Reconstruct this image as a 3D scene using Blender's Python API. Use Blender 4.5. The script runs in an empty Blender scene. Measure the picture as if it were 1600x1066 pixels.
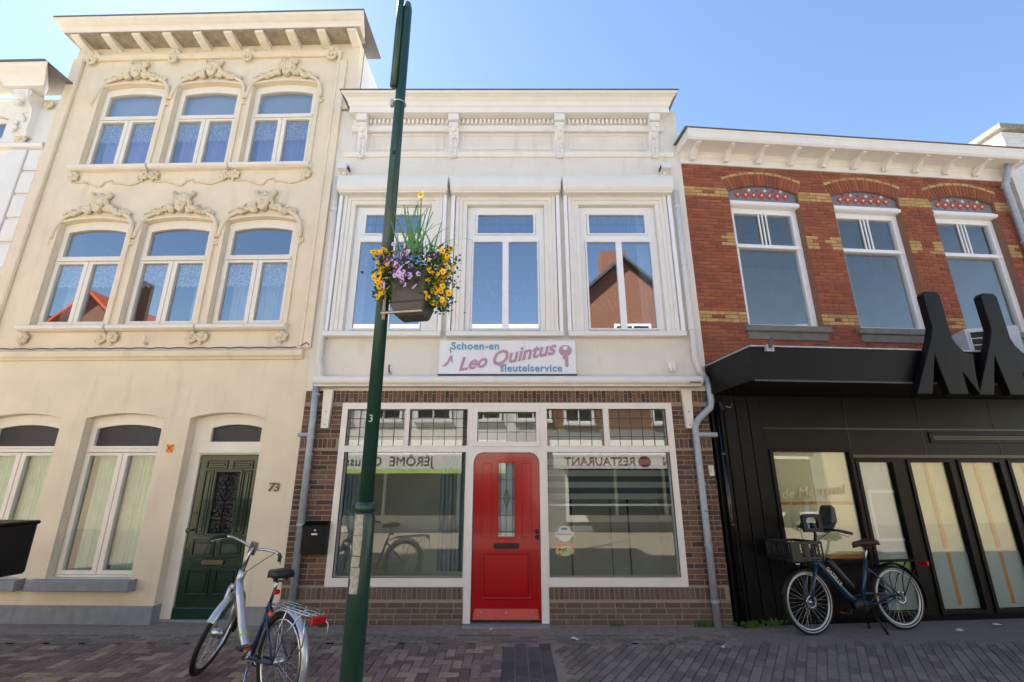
import bpy, bmesh, math, random
from mathutils import Vector, Matrix
from mathutils.geometry import tessellate_polygon
R = math.radians
rnd = random.Random(7)
scene = bpy.context.scene
COL = scene.collection

# ------------------------------------------------------------------ camera, sky, sun, exposure
cam = bpy.data.objects.new('camera', bpy.data.cameras.new('camera'))
COL.objects.link(cam)
CAM = Vector((0, -6.5, 1.85))
cam.location = CAM
cam.rotation_euler = (R(90 + 16.17), 0, 0)
cam.data.sensor_width = 36; cam.data.lens = 16.0
cam.data.clip_start = 0.05; cam.data.clip_end = 600
scene.camera = cam
SUN_EL, SUN_AZ = 50.0, -46.0            # azimuth from +Y (behind the houses), negative = to the left
world = bpy.data.worlds.new('World'); scene.world = world; world.use_nodes = True
wn = world.node_tree
sky = wn.nodes.new('ShaderNodeTexSky'); sky.sky_type = 'NISHITA'; sky.sun_disc = False
sky.sun_elevation = R(SUN_EL); sky.sun_rotation = R(SUN_AZ)
sky.air_density = 1.0; sky.dust_density = 0.12; sky.ozone_density = 2.0; sky.altitude = 0
bg = wn.nodes['Background']; bg.inputs['Strength'].default_value = 0.08
wn.links.new(sky.outputs[0], bg.inputs[0])
sun = bpy.data.objects.new('sun', bpy.data.lights.new('sun', 'SUN')); COL.objects.link(sun)
sun.data.energy = 5.0; sun.data.angle = R(0.53); sun.data.color = (1.0, 0.94, 0.85)
_S = Vector((math.sin(R(SUN_AZ)) * math.cos(R(SUN_EL)), math.cos(R(SUN_AZ)) * math.cos(R(SUN_EL)), math.sin(R(SUN_EL))))
sun.rotation_euler = _S.to_track_quat('Z', 'Y').to_euler()
sun.location = _S * 60
vs = scene.view_settings
vs.view_transform = 'Standard'; vs.look = 'None'; vs.exposure = 1.85; vs.gamma = 1; vs.use_curve_mapping = False
scene.cycles.max_bounces = 8; scene.cycles.transparent_max_bounces = 12
scene.cycles.caustics_reflective = False; scene.cycles.caustics_refractive = False
scene.cycles.sample_clamp_indirect = 6

# ------------------------------------------------------------------ materials
def srgb(h):
    if isinstance(h, tuple): return h
    v = [int(h[i:i+2], 16) / 255 for i in (0, 2, 4)]
    return tuple(c / 12.92 if c <= .04045 else ((c + .055) / 1.055) ** 2.4 for c in v)
def mat(name, col, rough=.6, var=.12, scale=6, bump=0, bscale=60, metal=0, stretch=(1, 1, 1), tint=False, spec=.5, coat=0, dirt=0, dirtcol=(.12, .09, .06)):
    m = bpy.data.materials.new(name); m.use_nodes = True
    nt = m.node_tree; N = nt.nodes; L = nt.links; b = N['Principled BSDF']
    c = srgb(col) if col else (1, 1, 1)
    b.inputs['Roughness'].default_value = rough; b.inputs['Metallic'].default_value = metal
    b.inputs['Specular IOR Level'].default_value = spec; b.inputs['Coat Weight'].default_value = coat
    tc = N.new('ShaderNodeTexCoord'); mp = N.new('ShaderNodeMapping'); mp.inputs['Scale'].default_value = stretch
    L.new(tc.outputs['Object'], mp.inputs[0])
    nz = N.new('ShaderNodeTexNoise'); nz.inputs['Scale'].default_value = scale; nz.inputs['Detail'].default_value = 6
    L.new(mp.outputs[0], nz.inputs[0])
    mr = N.new('ShaderNodeMapRange'); mr.inputs[1].default_value = .25; mr.inputs[2].default_value = .75
    mr.inputs[3].default_value = 1 - var; mr.inputs[4].default_value = 1 + var
    L.new(nz.outputs[0], mr.inputs[0])
    mx = N.new('ShaderNodeMix'); mx.data_type = 'RGBA'; mx.blend_type = 'MULTIPLY'; mx.inputs[0].default_value = 1
    if tint:
        at = N.new('ShaderNodeAttribute'); at.attribute_name = 'tint'; L.new(at.outputs[0], mx.inputs[6])
    else: mx.inputs[6].default_value = (*c, 1)
    L.new(mr.outputs[0], mx.inputs[7])
    out = mx.outputs[2]
    if dirt:
        n2 = N.new('ShaderNodeTexNoise'); n2.inputs['Scale'].default_value = 2.2; n2.inputs['Detail'].default_value = 8
        m2 = N.new('ShaderNodeMapping'); m2.inputs['Scale'].default_value = (3, 3, .55)
        L.new(tc.outputs['Object'], m2.inputs[0]); L.new(m2.outputs[0], n2.inputs[0])
        r2 = N.new('ShaderNodeMapRange'); r2.inputs[1].default_value = .55; r2.inputs[2].default_value = .8; r2.inputs[4].default_value = dirt
        L.new(n2.outputs[0], r2.inputs[0])
        x2 = N.new('ShaderNodeMix'); x2.data_type = 'RGBA'; x2.inputs[7].default_value = (*dirtcol, 1)
        L.new(r2.outputs[0], x2.inputs[0]); L.new(out, x2.inputs[6]); out = x2.outputs[2]
    L.new(out, b.inputs['Base Color'])
    if bump:
        n3 = N.new('ShaderNodeTexNoise'); n3.inputs['Scale'].default_value = bscale; n3.inputs['Detail'].default_value = 4
        L.new(mp.outputs[0], n3.inputs[0])
        bp = N.new('ShaderNodeBump'); bp.inputs['Strength'].default_value = bump; bp.inputs['Distance'].default_value = .01
        L.new(n3.outputs[0], bp.inputs['Height']); L.new(bp.outputs[0], b.inputs['Normal'])
    return m
def glass_mat(name, ior=2.0, tintc=(.93, .97, .96), bump=0, rough=0):
    m = bpy.data.materials.new(name); m.use_nodes = True
    nt = m.node_tree; N = nt.nodes; L = nt.links; N.remove(N['Principled BSDF'])
    f0 = ior
    ge = N.new('ShaderNodeNewGeometry'); dt = N.new('ShaderNodeVectorMath'); dt.operation = 'DOT_PRODUCT'
    L.new(ge.outputs['Incoming'], dt.inputs[0]); L.new(ge.outputs['Normal'], dt.inputs[1])
    def mth(op, x, y):
        n = N.new('ShaderNodeMath'); n.operation = op
        for i, q in enumerate((x, y)):
            if q is None: continue
            if isinstance(q, (int, float)): n.inputs[i].default_value = q
            else: L.new(q, n.inputs[i])
        return n.outputs[0]
    fro = mth('ADD', mth('MULTIPLY', mth('POWER', mth('SUBTRACT', 1.0, mth('ABSOLUTE', dt.outputs['Value'], None)), 5.0), 1 - f0), f0)
    t = N.new('ShaderNodeBsdfTransparent'); t.inputs[0].default_value = (*tintc, 1)
    g = N.new('ShaderNodeBsdfGlossy'); g.inputs['Roughness'].default_value = rough
    mx = N.new('ShaderNodeMixShader'); L.new(fro, mx.inputs[0]); L.new(t.outputs[0], mx.inputs[1]); L.new(g.outputs[0], mx.inputs[2])
    L.new(mx.outputs[0], N['Material Output'].inputs[0])
    tc = N.new('ShaderNodeTexCoord'); nz = N.new('ShaderNodeTexNoise'); nz.inputs['Scale'].default_value = 60 if bump else 1.3
    L.new(tc.outputs['Object'], nz.inputs[0])
    bp = N.new('ShaderNodeBump'); bp.inputs['Strength'].default_value = bump or .006; bp.inputs['Distance'].default_value = .02 if bump else .05
    L.new(nz.outputs[0], bp.inputs['Height']); L.new(bp.outputs[0], g.inputs['Normal'])
    return m
def lace_mat(name):
    m = mat(name, 'f2f4f6', .9, .03)
    N = m.node_tree.nodes; L = m.node_tree.links; b = N['Principled BSDF']
    tc = N.new('ShaderNodeTexCoord'); v = N.new('ShaderNodeTexVoronoi'); v.inputs['Scale'].default_value = 34
    mp = N.new('ShaderNodeMapping'); mp.inputs['Scale'].default_value = (1.6, 0, .8); L.new(tc.outputs['Object'], mp.inputs[0]); L.new(mp.outputs[0], v.inputs[0])
    r = N.new('ShaderNodeMapRange'); r.inputs[1].default_value = .25; r.inputs[2].default_value = .5; r.inputs[3].default_value = 1.0; r.inputs[4].default_value = .45
    L.new(v.outputs[0], r.inputs[0]); L.new(r.outputs[0], b.inputs['Alpha'])
    return m
M = dict(
    cream=mat('cream_render', 'e4d6bd', .85, .07, 2.2, .3, 90, dirt=.34, dirtcol=(.46, .37, .27)),
    orn=mat('ornament_plaster', 'ddcfb2', .85, .16, 25, .5, 60, dirt=.5, dirtcol=(.25, .19, .12)),
    creamtrim=mat('cream_paint', 'e9e2d5', .55, .04, 5, .05, 40, dirt=.12, dirtcol=(.4, .33, .25)),
    white=mat('white_paint', 'e9e6df', .45, .04, 4, .05, 50, dirt=.10, dirtcol=(.4, .34, .27)),
    stucco=mat('white_stucco', 'e1dbd0', .85, .06, 3, .3, 110, dirt=.34, dirtcol=(.42, .36, .28)),
    pvc=mat('white_upvc', 'f0f0ef', .3, .02, 5),
    lead=mat('lead_grey', '55585a', .6, .1),
    capgrey=mat('zinc_grey', '6e6a66', .6, .15, 20),
    mortar=mat('mortar', '9a8c7c', .95, .15, 30, .4, 120),
    mortar_red=mat('mortar_reddish', '8a6654', .95, .2, 30, .4, 120),
    brick=mat('brick_faces', None, .9, .22, 30, .6, 90, tint=True, dirt=.25, dirtcol=(.10, .07, .05)),
    paver=mat('paver_faces', None, .85, .22, 24, .5, 90, tint=True),
    stone=mat('blue_stone', '8b8f94', .8, .15, 8, .3, 60, dirt=.45, dirtcol=(.2, .16, .11)),
    sill=mat('dark_stone_sill', '77736c', .8, .18, 12, .3, 60),
    red=mat('red_gloss_paint', 'ac0810', .2, .08, 5, .08, 14, coat=.3, dirt=.12, dirtcol=(.12, .02, .02), stretch=(1, 1, .3)),
    redlight=mat('worn_red_paint', 'c2453c', .4, .1, 20),
    green=mat('dark_green_paint', '0b3022', .22, .06, 4, coat=.3),
    black=mat('black_paint', '0b0b0c', .42, .15, 5, .06, 30, spec=.22),
    blackshiny=mat('black_gloss', '0d0e11', .18, .1, 5),
    rubber=mat('black_rubber', '161616', .8, .15, 20),
    plastic=mat('black_plastic', '1b1c1e', .45, .1, 10),
    chrome=mat('polished_alloy', 'b9bcc0', .22, .05, 10, metal=1),
    silver=mat('silver_paint', 'c2c5ca', .3, .05, 10, metal=.7),
    galv=mat('galvanised_zinc', 'a3abb5', .5, .16, 14, .15, 30, metal=.25),
    pipewhite=mat('white_pipe', 'dcd9d2', .5, .06, 10),
    polegreen=mat('dark_green_enamel', '163c31', .33, .12, 8, .05, 40, coat=.15),
    sticker=mat('weathered_paper', 'a19d93', .85, .35, 40),
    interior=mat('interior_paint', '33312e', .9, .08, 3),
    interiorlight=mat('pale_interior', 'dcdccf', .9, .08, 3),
    floorwood=mat('interior_floor', '8a7a66', .7, .2, 6),
    curtain=mat('pale_curtain', 'd9ddd4', .9, .06, 8), greencurtain=mat('sheer_green_curtain', 'bac8b2', .9, .06, 8),
    greycurtain=mat('grey_curtain', '7f898b', .9, .08, 8), violet=mat('mauve_curtain', 'c3b4dc', .9, .06, 8),
    lace=lace_mat('lace'), blind=mat('dark_blind', '3d4148', .8, .06), blindlight=mat('pale_blind_band', '8f9088', .8, .06),
    signwhite=mat('sign_white', 'e8eaef', .35, .03, 4, dirt=.08), signblue=mat('sign_blue', '6f9fc4', .5, .04), signpink=mat('sign_mauve', 'b693a4', .5, .04), dkgrey=mat('dark_grey', '4b4b4d', .6, .08),
    leaf=mat('leaf_green', '2f5a22', .55, .3, 30), blade=mat('daffodil_leaf', '4a7a3a', .5, .2, 20), yellow=mat('yellow_petals', 'f0bd10', .6, .15, 40), pale=mat('pale_petals', 'f5ecb0', .6, .1, 40), purple=mat('purple_petals', '5a2a80', .6, .2, 40), lilac=mat('lilac_petals', 'cdb8e6', .6, .1, 40),
    planter=mat('charcoal_planter', '4e4b48', .6, .1, 12), steel=mat('brushed_steel', '9a9484', .4, .1, 20, metal=.6),
    blue=mat('petrol_blue_paint', '163a56', .3, .05, 5, coat=.3), navy=mat('navy_paint', '1d2c55', .3, .05), brown=mat('brown_leather', '3c241c', .55, .15, 20), redlens=mat('red_lens', 'b3121a', .15, .05), orange=mat('orange_reflector', 'e5601a', .3, .05), lime=mat('lime_print', 'b9cc3a', .5, .05),
    whitewall=mat('white_wall', 'b4b4b0', .6, .05),
    kraft=mat('masking_paper', 'e2d2a0', .9, .1, 5), greysheet=mat('grey_sheet', 'c0c8c4', .8, .06, 4), tape=mat('orange_tape', 'd98a14', .6, .1, 10), cream_sheet=mat('cream_sheet', 'f0e3b4', .9, .06, 4),
    tile_red=mat('tile_terracotta', 'b0482e', .6, .15, 20), tile_grey=mat('tile_grey', '767d84', .6, .15, 20), tile_white=mat('tile_white', 'ded8c4', .5, .1, 20),
    whitebrick=mat('whitewashed_brick', 'd9d8d4', .85, .1, 10, .4, 60, dirt=.15), concrete=mat('old_concrete', '8d877b', .9, .3, 15, .5, 40),
    soffit=mat('dark_soffit', 'a59a88', .9, .3, 9, .3, 40, dirt=.4, dirtcol=(.16, .12, .08)),  # mottled grey-brown, darker than the cornice paint around it
    roof=mat('dark_roofing', '4a4a4a', .9, .15, 8), orangetile=mat('orange_roof_tile', 'c0582c', .8, .2, 20), oppbrick=mat('opposite_brick', '7f5643', .9, .25, 14, .4, 50), oppwhite=mat('opposite_white', 'dedbd4', .8, .06, 3), oppcream=mat('opposite_cream', 'cdbfa2', .8, .06, 3), oppgrey=mat('opposite_grey', '8c8a84', .8, .06, 3), limeawn=mat('lime_awning', 'b4cc6a', .7, .06), textdark=mat('lettering_dark', '2a2c33', .5, .05), textred=mat('lettering_red', '7a2430', .5, .05), textwhite=mat('lettering_white', 'e6e6e2', .5, .05), logogreen=mat('logo_green', '58a648', .5, .05),
    yellowsign=mat('yellow_enamel', 'f0a51c', .4, .05), redenamel=mat('red_enamel', 'c0281c', .4, .05), bronze=mat('bronze', '6a5f50', .45, .2, 20, metal=.7), brass=mat('dull_brass', '8a7148', .4, .15, 20, metal=.8),
    grass=mat('weed_green', '3f6a24', .7, .3, 30), litter=mat('litter_paper', 'c9d0d8', .7, .2, 40), pampas=mat('pampas_plume', 'b98a58', .95, .2, 30),
    pampaspale=mat('pale_plume', 'cfc8c4', .95, .1, 30), trunk=mat('stem', '5b4a30', .9, .2), ac=mat('ac_housing', 'd5d6d8', .5, .04),
    blueglass=glass_mat('coated_glass', .42, (.9, .95, 1)), glass=glass_mat('window_glass', .31, (.93, .97, 1)), shopglass=glass_mat('shop_glass', .10), clear=glass_mat('clear_plastic', .10, (.97, .98, 1)), frosted=glass_mat('figured_glass', .08, (.35, .37, .42), .8, .15),
    ground=mat('ground_dust', '6d655d', .95, .2, 10, .4, 60), joint=mat('joint_sand', '948878', .95, .2, 40, .3, 90),
)

# ------------------------------------------------------------------ mesh builder
class MB:
    def __init__(s): s.v = []; s.f = []; s.c = []
    def add(s, vs, fs, col=None):
        o = len(s.v); s.v += [tuple(p) for p in vs]; s.f += [tuple(i + o for i in f) for f in fs]; s.c += [col] * len(fs)
        return s
    def box(s, x0, x1, y0, y1, z0, z1):
        return s.add([(x0, y0, z0), (x1, y0, z0), (x1, y1, z0), (x0, y1, z0), (x0, y0, z1), (x1, y0, z1), (x1, y1, z1), (x0, y1, z1)],
                     [(0, 3, 2, 1), (4, 5, 6, 7), (0, 1, 5, 4), (1, 2, 6, 5), (2, 3, 7, 6), (3, 0, 4, 7)])
    def plate(s, outer, holes=(), y0=0., y1=.05, back=True, ax='xz'):
        loops = [outer] + list(holes)
        tri = tessellate_polygon([[Vector((p[0], p[1], 0)) for p in l] for l in loops])
        flat = [p for l in loops for p in l]
        mk = (lambda p, y: (p[0], y, p[1])) if ax == 'xz' else (lambda p, y: (p[0], p[1], y))
        n = len(flat)
        vs = [mk(p, y0) for p in flat] + [mk(p, y1) for p in flat]
        fs = [t for t in tri] + ([tuple(i + n for i in t[::-1]) for t in tri] if back else [])
        o = 0
        for l in loops:
            k = len(l)
            for i in range(k): fs.append((o + i, o + (i + 1) % k, o + (i + 1) % k + n, o + i + n))
            o += k
        return s.add(vs, fs)
    def tube(s, path, r, n=8, caps=True):
        P = [Vector(p) for p in path]; rs = r if isinstance(r, (list, tuple)) else [r] * len(P)
        base = len(s.v); up = None; rings = []
        for i, p in enumerate(P):
            d = (P[min(i + 1, len(P) - 1)] - P[max(i - 1, 0)])
            d = d.normalized() if d.length > 1e-9 else Vector((0, 0, 1))
            if up is None: up = d.orthogonal().normalized()
            else:
                up = (up - d * up.dot(d))
                up = up.normalized() if up.length > 1e-6 else d.orthogonal().normalized()
            b = d.cross(up)
            rings.append([p + (up * math.cos(2 * math.pi * k / n) + b * math.sin(2 * math.pi * k / n)) * rs[i] for k in range(n)])
        vs = [q for rg in rings for q in rg]; fs = []
        for i in range(len(P) - 1):
            for k in range(n): fs.append((i * n + k, i * n + (k + 1) % n, (i + 1) * n + (k + 1) % n, (i + 1) * n + k))
        if caps: fs.append(tuple(range(n))[::-1]); fs.append(tuple((len(P) - 1) * n + k for k in range(n)))
        return s.add(vs, fs)
    def ball(s, c, r, sc=(1, 1, 1), n=8, m=5):
        vs = []; fs = []
        for j in range(m + 1):
            t = math.pi * j / m
            for k in range(n):
                a = 2 * math.pi * k / n
                vs.append((c[0] + r * sc[0] * math.sin(t) * math.cos(a), c[1] + r * sc[1] * math.sin(t) * math.sin(a), c[2] + r * sc[2] * math.cos(t)))
        for j in range(m):
            for k in range(n): fs.append((j * n + k, (j + 1) * n + k, (j + 1) * n + (k + 1) % n, j * n + (k + 1) % n))
        return s.add(vs, fs)
    def sweep(s, prof, x0, x1, r0=0, r1=0):
        # profile [(y,z)] (y negative = towards the street) along x; r0/r1: ends mitred outward by -y
        n = len(prof)
        vs = [(x0 + r0 * p[0], p[0], p[1]) for p in prof] + [(x1 - r1 * p[0], p[0], p[1]) for p in prof]
        fs = [(i, (i + 1) % n, (i + 1) % n + n, i + n) for i in range(n)]
        s.add(vs, fs)
        for off in (0, n):
            t = tessellate_polygon([[Vector((p[0], p[1], 0)) for p in prof]])
            s.add([vs[off + i] for i in range(n)], [tuple(q) for q in t])
        return s
    def torus(s, c, R0, r, axis='y', n=36, m=8, rz=1, a0=0, a1=2 * math.pi):
        full = abs(a1 - a0 - 2 * math.pi) < 1e-6
        vs = []; fs = []; N = n if full else n + 1
        for i in range(N):
            a = a0 + (a1 - a0) * i / n
            for k in range(m):
                b = 2 * math.pi * k / m
                q = R0 + r * math.cos(b); w = r * rz * math.sin(b)
                vs.append((c[0] + q * math.cos(a), c[1] + w, c[2] + q * math.sin(a)))
        for i in range(n):
            for k in range(m): fs.append((i * m + k, ((i + 1) % N) * m + k, ((i + 1) % N) * m + (k + 1) % m, i * m + (k + 1) % m))
        return s.add(vs, fs)
    def xf(s, mtx, start=0):
        for i in range(start, len(s.v)): s.v[i] = tuple(mtx @ Vector(s.v[i]))
        return s
    def mesh(s, name, m, smooth=False, bevel=0):
        me = bpy.data.meshes.new(name); me.from_pydata(s.v, [], s.f)
        bm = bmesh.new(); bm.from_mesh(me)
        if not any(s.c): bmesh.ops.recalc_face_normals(bm, faces=bm.faces)
        if bevel:
            bmesh.ops.remove_doubles(bm, verts=bm.verts, dist=1e-5)
            es = [e for e in bm.edges if len(e.link_faces) == 2 and e.calc_face_angle(0) > .6]
            bmesh.ops.bevel(bm, geom=es, offset=bevel, segments=1, affect='EDGES', clamp_overlap=True)
        bm.to_mesh(me); bm.free()
        if any(s.c):
            at = me.color_attributes.new('tint', 'FLOAT_COLOR', 'CORNER')
            for p in me.polygons:
                c = s.c[p.index] or (1, 1, 1)
                for li in p.loop_indices: at.data[li].color = (*c, 1)
        me.materials.append(m)
        if smooth: me.polygons.foreach_set('use_smooth', [True] * len(me.polygons))
        return me
    def build(s, name, m, parent=None, smooth=False, bevel=0, loc=None):
        return link(name, s.mesh(name, m, smooth, bevel), parent, loc)
def link(name, me, parent=None, loc=None, rot=None, scale=None):
    o = bpy.data.objects.new(name, me); COL.objects.link(o); o.parent = parent
    if loc: o.location = loc
    if rot: o.rotation_euler = rot
    if scale: o.scale = scale
    return o
def thing(name, label, cat, loc=(0, 0, 0), rz=0, group=None):
    o = link(name, None, None, loc, (0, 0, rz)); tag(o, label, cat, group); return o
def tag(o, label, cat, group=None, kind=None):
    o['label'] = label; o['category'] = cat
    if group: o['group'] = group
    if kind: o['kind'] = kind
    return o
def copy_tree(o, parent=None):
    c = o.copy(); COL.objects.link(c); c.parent = parent
    for ch in list(o.children): copy_tree(ch, c)
    return c
def arch(x0, x1, z0, zs, rise, n=10):
    if rise <= 0: return [(x0, z0), (x1, z0), (x1, zs), (x0, zs)]
    w = (x1 - x0) / 2; r = (w * w + rise * rise) / (2 * rise); cx = (x0 + x1) / 2; cz = zs + rise - r; a = math.asin(w / r)
    return [(x0, z0), (x1, z0)] + [(cx + r * math.sin(a - 2 * a * i / n), cz + r * math.cos(a - 2 * a * i / n)) for i in range(n + 1)]
def rect(x0, x1, z0, z1): return [(x0, z0), (x1, z0), (x1, z1), (x0, z1)]
def text_mesh(txt, size, m, depth=.004, shear=0, off=0, align='CENTER', spacing=1):
    c = bpy.data.curves.new('txt', 'FONT'); c.body = txt; c.size = size; c.extrude = depth; c.shear = shear; c.offset = off
    c.align_x = align; c.align_y = 'CENTER'; c.space_character = spacing; c.resolution_u = 3
    o = bpy.data.objects.new('txt', c); COL.objects.link(o)
    bpy.context.view_layer.update()
    me = bpy.data.meshes.new_from_object(o.evaluated_get(bpy.context.evaluated_depsgraph_get()))
    bpy.data.objects.remove(o); me.materials.clear(); me.materials.append(m)
    return me
def lettering(txt, size, m, parent, loc, rot=(R(90), 0, 0), name='lettering', **k):
    return link(name, text_mesh(txt, size, m, **k), parent, loc, rot)

# ------------------------------------------------------------------ bricks
_bc = {}
def brick_mesh(w, h, col, m, flat=False, d=.012, proud=.006):
    key = (round(w, 3), round(h, 3), col, m.name, flat, proud)
    if key not in _bc:
        b = MB(); i = min(.004, h * .12); a, c = w / 2, h / 2
        pts = [(-a, -c, d), (a, -c, d), (a, c, d), (-a, c, d), (-a, -c, -proud * .4), (a, -c, -proud * .4), (a, c, -proud * .4), (-a, c, -proud * .4),
               (-a + i, -c + i, -proud), (a - i, -c + i, -proud), (a - i, c - i, -proud), (-a + i, c - i, -proud)]
        fs = [(0, 1, 5, 4), (1, 2, 6, 5), (2, 3, 7, 6), (3, 0, 4, 7), (4, 5, 9, 8), (5, 6, 10, 9), (6, 7, 11, 10), (7, 4, 8, 11), (8, 9, 10, 11)]
        if flat: vs = [(p[0], p[1], -p[2]) for p in pts]; fs = [f for f in fs]
        else: vs = [(p[0], p[2], p[1]) for p in pts]
        b.add(vs, fs, col); _bc[key] = (b, b.mesh('brick', m))
    return _bc[key]
def emit(parent, items, m, name, nmax=300, flat=False, massname='brickwork', proud=.006, y=0):
    # items: (u, v, w, h, rot, colour); wall bricks live in x/z at depth y, pavers in x/y at height y
    mw = Matrix.Translation(parent.location) @ Matrix.Rotation(parent.rotation_euler[2], 4, 'Z')
    def score(it):
        p = mw @ (Vector((it[0], it[1], y)) if flat else Vector((it[0], y, it[1])))
        d = cam_px(p); vis = 0 if d is None else 1
        return (-vis, (p - CAM).length - .0 * it[2])
    items = sorted(items, key=score)
    for it in items[:nmax]:
        me = brick_mesh(it[2], it[3], it[5], m, flat, proud=proud)[1]
        if flat: link(name, me, parent, (it[0], it[1], y), (0, 0, it[4]))
        else: link(name, me, parent, (it[0], y, it[1]), (0, -it[4], 0))
    if len(items) > nmax:
        big = MB()
        for it in items[nmax:]:
            b = brick_mesh(it[2], it[3], it[5], m, flat, proud=proud)[0]
            mt = Matrix.Translation((it[0], it[1], y)) @ Matrix.Rotation(it[4], 4, 'Z') if flat else Matrix.Translation((it[0], y, it[1])) @ Matrix.Rotation(-it[4], 4, 'Y')
            big.add([mt @ Vector(p) for p in b.v], b.f, it[5])
        o = big.build(massname, m, parent); o['kind'] = 'stuff'
def cam_px(p):
    d = p - CAM; th = R(16.17)
    z = d.y * math.cos(th) + d.z * math.sin(th)
    if z < .1: return None
    x = 800 + 711 * d.x / z; y = 533 - 711 * (-d.y * math.sin(th) + d.z * math.cos(th)) / z
    return (x, y) if -20 < x < 1620 and -20 < y < 1086 else None
def stretcher(x0, x1, z0, z1, blocked, cols, L_=.2, H_=.053, J=.012, rg=rnd, colfn=None):
    out = []; z = z0 + H_ / 2; row = 0
    while z + H_ / 2 <= z1 + .01:
        segs = [(x0, x1)]
        for bl in blocked:
            iv = bl(z)
            if iv is None: continue
            segs = [s for a, b in segs for s in ((a, min(b, iv[0])), (max(a, iv[1]), b)) if s[1] - s[0] > .03]
        for a, b in segs:
            x = a; first = True
            while x < b - .02:
                w = L_
                if first: w = L_ if row % 2 == 0 else L_ / 2 - J / 2
                elif rg.random() < .16: w = L_ / 2 - J / 2
                if b - (x + w) < .05: w = b - x
                w = min(w, b - x); first = False
                w = round(w, 2) if w > .045 else w
                if w > .03: out.append((x + w / 2, z, w, H_, 0, colfn(x + w / 2, z) if colfn else rg.choice(cols)))
                x += w + J
        z += H_ + J; row += 1
    return out

# ------------------------------------------------------------------ ground
gr = MB().box(-70, 70, -60, 60, -.3, -.012).build('ground', M['ground']); gr['kind'] = 'structure'
pave = link('pavement', None, None, (0, 0, 0)); pave['kind'] = 'structure'
MB().box(-26, 26, -9.4, .6, -.1, -.006).build('joint_bed', M['joint'], pave)
def shade(c, s): return tuple(round(max(0, v * s), 4) for v in c)
PURP = [shade((.165, .122, .107), s) for s in (.75, .95, 1.15, 1.35)]
BEIG = [shade((.275, .212, .155), s) for s in (.8, 1, 1.15)]
GREY = [shade((.19, .158, .132), s) for s in (.75, .9, 1.05, 1.2)]
DARK = [shade((.085, .076, .070), s) for s in (.85, 1.1)]
items = []
J = .006
ctr = {}
for i in range(-68, 2):                       # herringbone of purple and beige pavers, left
    for j in range(-26, -5):
        k = (i - j) % 4
        x, y = i * .1, j * .1
        if k == 0: items.append((x + .1, y + .05, .2 - J, .1 - J, 0, 0))
        elif k == 3: items.append((x + .05, y + .1, .1 - J, .2 - J, 0, 0))
items = [(a, b, c, d, e, rnd.choice(BEIG) if rnd.random() < .22 else rnd.choice(PURP)) for a, b, c, d, e, f in items if a < -.12 and b < -.66 and b > -2.6]
for r_ in range(5):                            # rows along the fronts
    y = -.63 + r_ * .068
    x = -6.9 + (r_ % 2) * .1
    while x < 2.6:
        items.append((x, y, .205, .062, 0, rnd.choice(GREY))); x += .212
for c_ in range(4):                            # dark border running towards the street
    y = -2.5 + (c_ % 2) * .1
    while y < -.7:
        items.append((-.04 + c_ * .135, y, .122, .2, 0, rnd.choice(DARK))); y += .209
for k in range(-40, 60):                       # slanting rows on the right
    for q in range(-20, 30):
        a = R(-33)
        u, v = k * .088, q * .208 + (k % 2) * .1
        x, y = .6 + u * math.cos(a) - v * math.sin(a), -1.2 + u * math.sin(a) + v * math.cos(a)
        if x > .5 + max(0, .02) and x < 6.6 and -2.5 < y < (-.69 if x < 2.6 else -.62): items.append((x, y, .080, .202, round(a, 4), rnd.choice(GREY)))
emit(pave, items, M['paver'], 'paver', 300, True, 'paving', .006, 0)
apron = MB()
apron.box(-7.5, 2.62, -.345, .3, -.05, .0045)
apron.build('edge_strip', mat('old_mortar_strip', '8b7f72', .95, .25, 12, .7, 50, dirt=.4, dirtcol=(.08, .07, .06)), pave)
MB().box(2.625, 12, -.66, 2, -.05, .003).build('asphalt_strip', mat('grey_asphalt', '7d756d', .95, .2, 30, .6, 160, dirt=.3, dirtcol=(.08, .07, .07)), pave)
MB().plate([(-.62, -.12), (.47, -.12), (.47, .1), (-.62, .1)], (), .02, -.02, True, 'xy').build('door_step', M['stone'], pave)

# ------------------------------------------------------------------ white shop house (centre)
H = thing('shop_house', 'white stuccoed two-storey shop house with red door and brick ground floor', 'house')
X0, X1 = -2.966, 2.789
wc = [-1.92, -.105, 1.70]
OPZ0, OPZ1 = 3.87, 6.04
holes = [rect(c - .62, c + .62, OPZ0, OPZ1) for c in wc]
MB().plate([(X0, 3.03), (X1 + .04, 3.03), (X1 + .05, 7.9), (X0, 7.9)], holes, 0, .14, False).build('upper_wall', M['stucco'], H)
MB().box(X0, X1, -.012, .1, 2.985, 3.03).build('wall_bead', M['stucco'], H)
# ground floor brick: mortar bed with one opening for the shopfront
FX0, FX1, FZ0, FZ1 = -2.41, 2.268, .447, 2.81
MB().plate([(X0, -.05), (-.622, -.05), (-.622, FZ0), (FX0, FZ0), (FX0, FZ1), (FX1, FZ1), (FX1, FZ0), (.472, FZ0), (.472, -.05), (X1, -.05), (X1, 2.99), (X0, 2.99)], (), 0.001, .2, False).build('ground_wall', M['mortar'], H)
BC = [shade(c, s) for c in ((.165, .088, .062), (.130, .070, .053), (.185, .105, .072), (.085, .055, .048)) for s in (.85, 1.1)]
BP = [shade((.155, .108, .078), s) for s in (.8, .95, 1.05)]
it = []
for a, b in ((X0 + .006, FX0 - .006), (FX1 + .006, X1 - .006)):
    band = 2.185
    it += stretcher(a, b, FZ0 + .02, band - .01, [], BC)
    x = a + .03
    while x < b - .02: it.append((x, band + .062, .05, .118, 0, rnd.choice(BC))); x += .0635
    it += stretcher(a, b, band + .135, 2.80, [], BC)
x = X0 + .035; i = 0
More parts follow.
